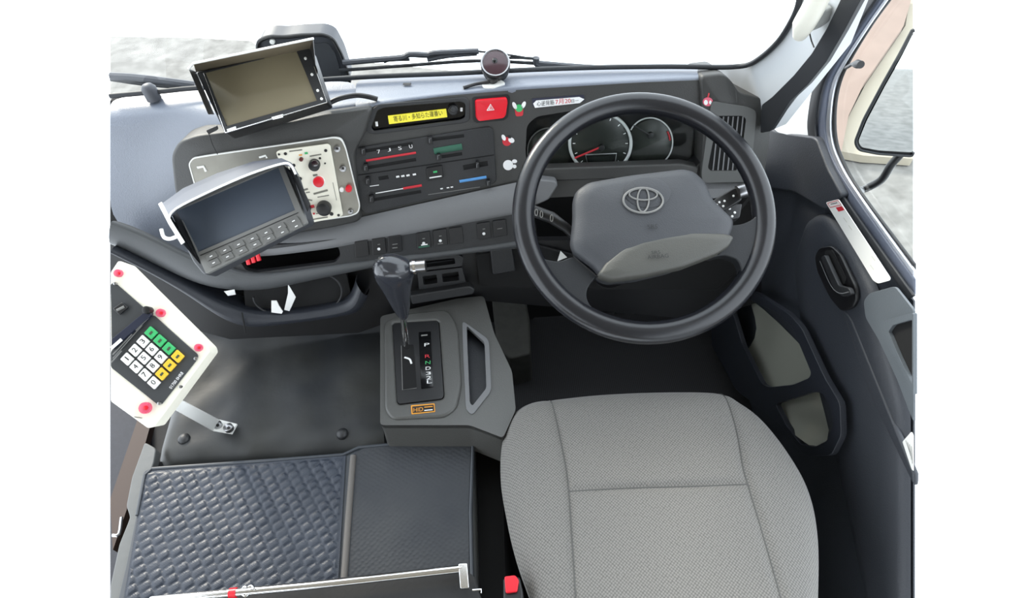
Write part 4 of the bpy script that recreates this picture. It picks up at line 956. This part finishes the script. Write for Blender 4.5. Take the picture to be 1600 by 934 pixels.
# instruction label and corner label
il = tag(slab('instruction_label', rp([(1290, 316), (1310, 311), (1391, 434), (1390, 438), (1372, 443), (1364, 438)], 3), D, .0008, WHITE, off=.032), 'long narrow white instruction sticker on the door trim below the window', 'label')
slab('red_block', [(1306, 324.5), (1315, 322), (1319, 328), (1310, 330.5)], D, .0005, REDL, il, off=.0326)
pline('box_outline', D, [(1293, 317.5), (1309, 313), (1314, 320), (1297, 324), (1293, 317.5)], .9, REDL, il, off=.0326)
pline('small_writing', D, [(1298, 319), (1308, 316.5)], 1, KPRINT, il, off=.0326)
for x, y in [(1318, 340), (1326, 352), (1362, 400), (1360, 414)]: pline('faint_writing', D, [(x, y), (x+5, y+7)], 1.2, mat('faint_print', (200, 200, 190), .6), il, off=.0326)
cl2 = tag(slab('corner_label', rp([(1410, 690), (1424, 674), (1427, 680), (1427, 736), (1424, 732)], 2), D, .0008, WHITE, off=.034), 'white printed label on the door at the right edge beside the seat', 'label')
for k in range(4): pline('small_writing', D, [(1415+k*3, 690+k*3-2), (1421+k*1.5, 706+k*6)], .7, GREYB, cl2, off=.0346)

# grab handle on the pillar
gh = thing('grab_handle', PIL.p(1262, 60), 'off white grab handle fixed to the windscreen pillar', 'handle')
tube('grip', [PIL.p(1284, -14, .035), PIL.p(1270, 14, .035), PIL.p(1256, 38, .033), PIL.p(1250, 54, .026)], [.014, .015, .015, .010], OFFW, gh, seg=16, smooth=0)
slab('mount_pad', rp([(1270, 10), (1282, 20), (1276, 42), (1262, 52), (1258, 44)], 4), PIL, .02, mat('mount_grey', (150, 152, 150), .5), gh, off=.018, bev=.004)
tag(tube('pillar_wire', [PIL.p(1265, 52, .006), PIL.p(1268, 64, .004), PIL.p(1272, 74, .006)], .001, KPRINT, seg=6, smooth=4), 'thin grey wire hanging below the grab handle', 'wire')

# exterior mirror seen through the side window
_mp = PX(.90).p(1390, 170); _md = (_mp-CAM).normalized(); _mr = V((.22, -1, -.16)).normalized()
MO = Plane(_mp, _mr-_md)
mo = thing('side_mirror', MO.p(1380, 250), 'large exterior side mirror beyond the driver window', 'mirror')
mg = rp([(1427, 44), (1406, 84), (1380, 130), (1350, 186), (1336, 222), (1342, 234), (1372, 240), (1427, 244)], 6)
slab('shell', mg, MO, .008, BLACK, mo, off=-.004, bev=.002)
slab('mirror_glass', rp([(1427, 52), (1408, 90), (1383, 134), (1354, 189), (1341, 221), (1346, 230), (1374, 235), (1427, 238)], 5), MO, .002, MIRR, mo, off=.001)
tube('rim', [MO.p(*q, off=.0) for q in mg], .0035, RUBB, mo, seg=8)
tube('arm', [MO.p(1408, 240, -.02), MO.p(1392, 258, -.02), MO.p(1378, 280, -.03), MO.p(1358, 292, -.05), MO.p(1345, 297, -.06), PX(.655).p(1334, 297)], .010, BLACK, mo, smooth=4)
ct = tag(tube('catch_knob', [PX(.60).p(1322, 106), PX(.59).p(1332, 100), PX(.585).p(1340, 100), PX(.583).p(1345, 101)], [.003, .003, .007, .006], BLACK, seg=12), 'small black knob on the door window frame near the mirror', 'knob')

# ================================================================ FARE CONTROL BOX (lower left)
FP = face_cam(240, 560, .80, .12, .12)
fb = thing('fare_control_box', FP.p(220, 660), 'cream control box with numeric keypad and pink lamps at the left', 'control box')
slab('case', rp([(172, 425), (184, 407), (192, 409), (325, 541), (327, 549), (240, 667), (230, 669), (172, 627)], 3), FP, .035, CREAM, fb, bev=.004)
slab('upper_panel', rp([(173, 444), (178, 440), (232, 487), (174, 535)], 2), FP, .003, mat('panel_grey', (58, 60, 62), .4), fb, off=.002, bev=.0008)
slab('dividing_bar', rp([(230, 484), (236, 488), (234, 494), (174, 546), (174, 530)], 2), FP, .008, mat('bar_blue', (38, 42, 58), .25), fb, off=.009, bev=.002)
kpd = slab('keypad_panel', rp([(240, 492), (309, 554), (309, 560), (252, 632), (246, 632), (173, 574), (173, 548)], 3), FP, .003, mat('panel_grey', (58, 60, 62), .4), fb, off=.002, bev=.0008)
nb = slab('upper_button', rp([(176, 482), (190, 472), (200, 480), (186, 492)], 2), FP, .004, BLACK, fb, off=.007, bev=.001); pline('button_writing', FP, [(182, 485), (194, 479)], 4, GREYB, nb, off=.0075)
keys = ['1', '2', '3', None, '4', '5', '6', None, '7', '8', '9', None, '0', None, None, None]
for j in range(4):
    for i in range(4):
        cx, cy = 198+i*12.4+j*13.9, 560.8-i*13.7+j*12.3
        e1 = (5.0, -5.5); e2 = (5.8, 5.2)
        q = [(cx+a*e1[0]+b*e2[0], cy+a*e1[1]+b*e2[1]) for a, b in ((-1, -1), (1, -1), (1, 1), (-1, 1))]
        m = YELK if j == 3 and i > 0 else GREENK if i == 3 else WHITE
        o = slab('key', rp(q, 1.5), FP, .004, m, kpd, off=.0065, bev=.0008)
        s = keys[j*4+i]
        if s: text('key_digit', s, FP, (cx+(2.6 if s == '1' else 1), cy+(2.2 if s == '1' else 4)), (cx+(3.8 if s == '1' else 4.8), cy+(.9 if s == '1' else -.2)), KPRINT, kpd, off=.0068, hpx=8)
        else: pline('key_writing', FP, [(cx-1.5, cy+2.5), (cx+2.5, cy-2)], 3.5, mat('key_ink', (60, 70, 50), .6), kpd, off=.0068)
for x0, y0, x1, y1, t in [(176, 560, 222, 508, 1.4), (174, 566, 190, 548, 2), (176, 554, 206, 522, 2), (212, 516, 232, 496, 2)]: pline('panel_writing', FP, [(x0, y0), (x1, y1)], t, GREYB, kpd, off=.0065)
text('panel_name', '01700 0HR8', FP, (268, 608), (287, 583), WPRINT, kpd, off=.0065, hpx=5)
pline('white_strip', FP, [(174, 544), (190, 530)], 5, WHITE, fb, off=.0095)
disc('latch', FP, 233, 485, 6, .010, BLACK, fb, off=.006)
for x, y, r in [(186, 427, 6), (252, 489, 6.5), (311, 543, 6), (228, 637, 9)]:
    c_ = disc('lamp', FP, x, y, r, .005, PINK, fb, off=.001); disc('lamp_centre', FP, x, y, r*.4, .001, REDP, c_, off=.006, seg=12)
for x, y in [(180, 443), (306, 560), (249, 630), (282, 604)]: disc('screw', FP, x, y, 2.6, .002, STEEL, fb, off=.004, seg=12)
pline('scratch', FP, [(210, 651), (222, 653)], 1, KPRINT, fb, off=.001)
sb = thing('mounting_strap', EC.p(350, 668), 'white metal strap joining the cream control box to the vinyl cover', 'bracket')
s0 = [FP.p(264, 634, -.02), FP.p(276, 620, -.02)]; s3 = [PZ(.375).p(362, 677), PZ(.375).p(370, 662)]; s2 = [PZ(.385).p(332, 672), PZ(.385).p(342, 655)]; s1 = [(s0[0]*.5+s2[0]*.5), (s0[1]*.5+s2[1]*.5)]
grid('strap', [s0, s1, s2, s3], WHITE, sb, thick=.004, tdir=(0, 0, -1))
for x, y in [(340, 664), (357, 668)]:
    b_ = lathe('bolt', PZ(.384).p(x, y), (0, 0, 1), [(.009, -.006), (.009, .003), (.006, .005)], STEEL, sb); lathe('socket', PZ(.390).p(x, y), (0, 0, 1), [(.003, -.001), (.003, .0006)], KPRINT, b_)

# step well at the lower left
struct(slab('step', [(172, 600), (230, 600), (232, 720), (172, 934)], PZ(.02), .02, mat('step_floor', (44, 46, 54), .7, noise=.1, nscale=80)))
struct(slab('trim_3', rp([(220, 640), (236, 660), (200, 790), (176, 860), (172, 780)], 3), PZ(.18), .02, BROWN))
tag(tube('floor_catch', [PZ(.30).p(176, 836), PZ(.30).p(186, 834), PZ(.30).p(190, 808)], .003, STEEL, smooth=3), 'bent metal catch in the dark step well at lower left', 'catch')
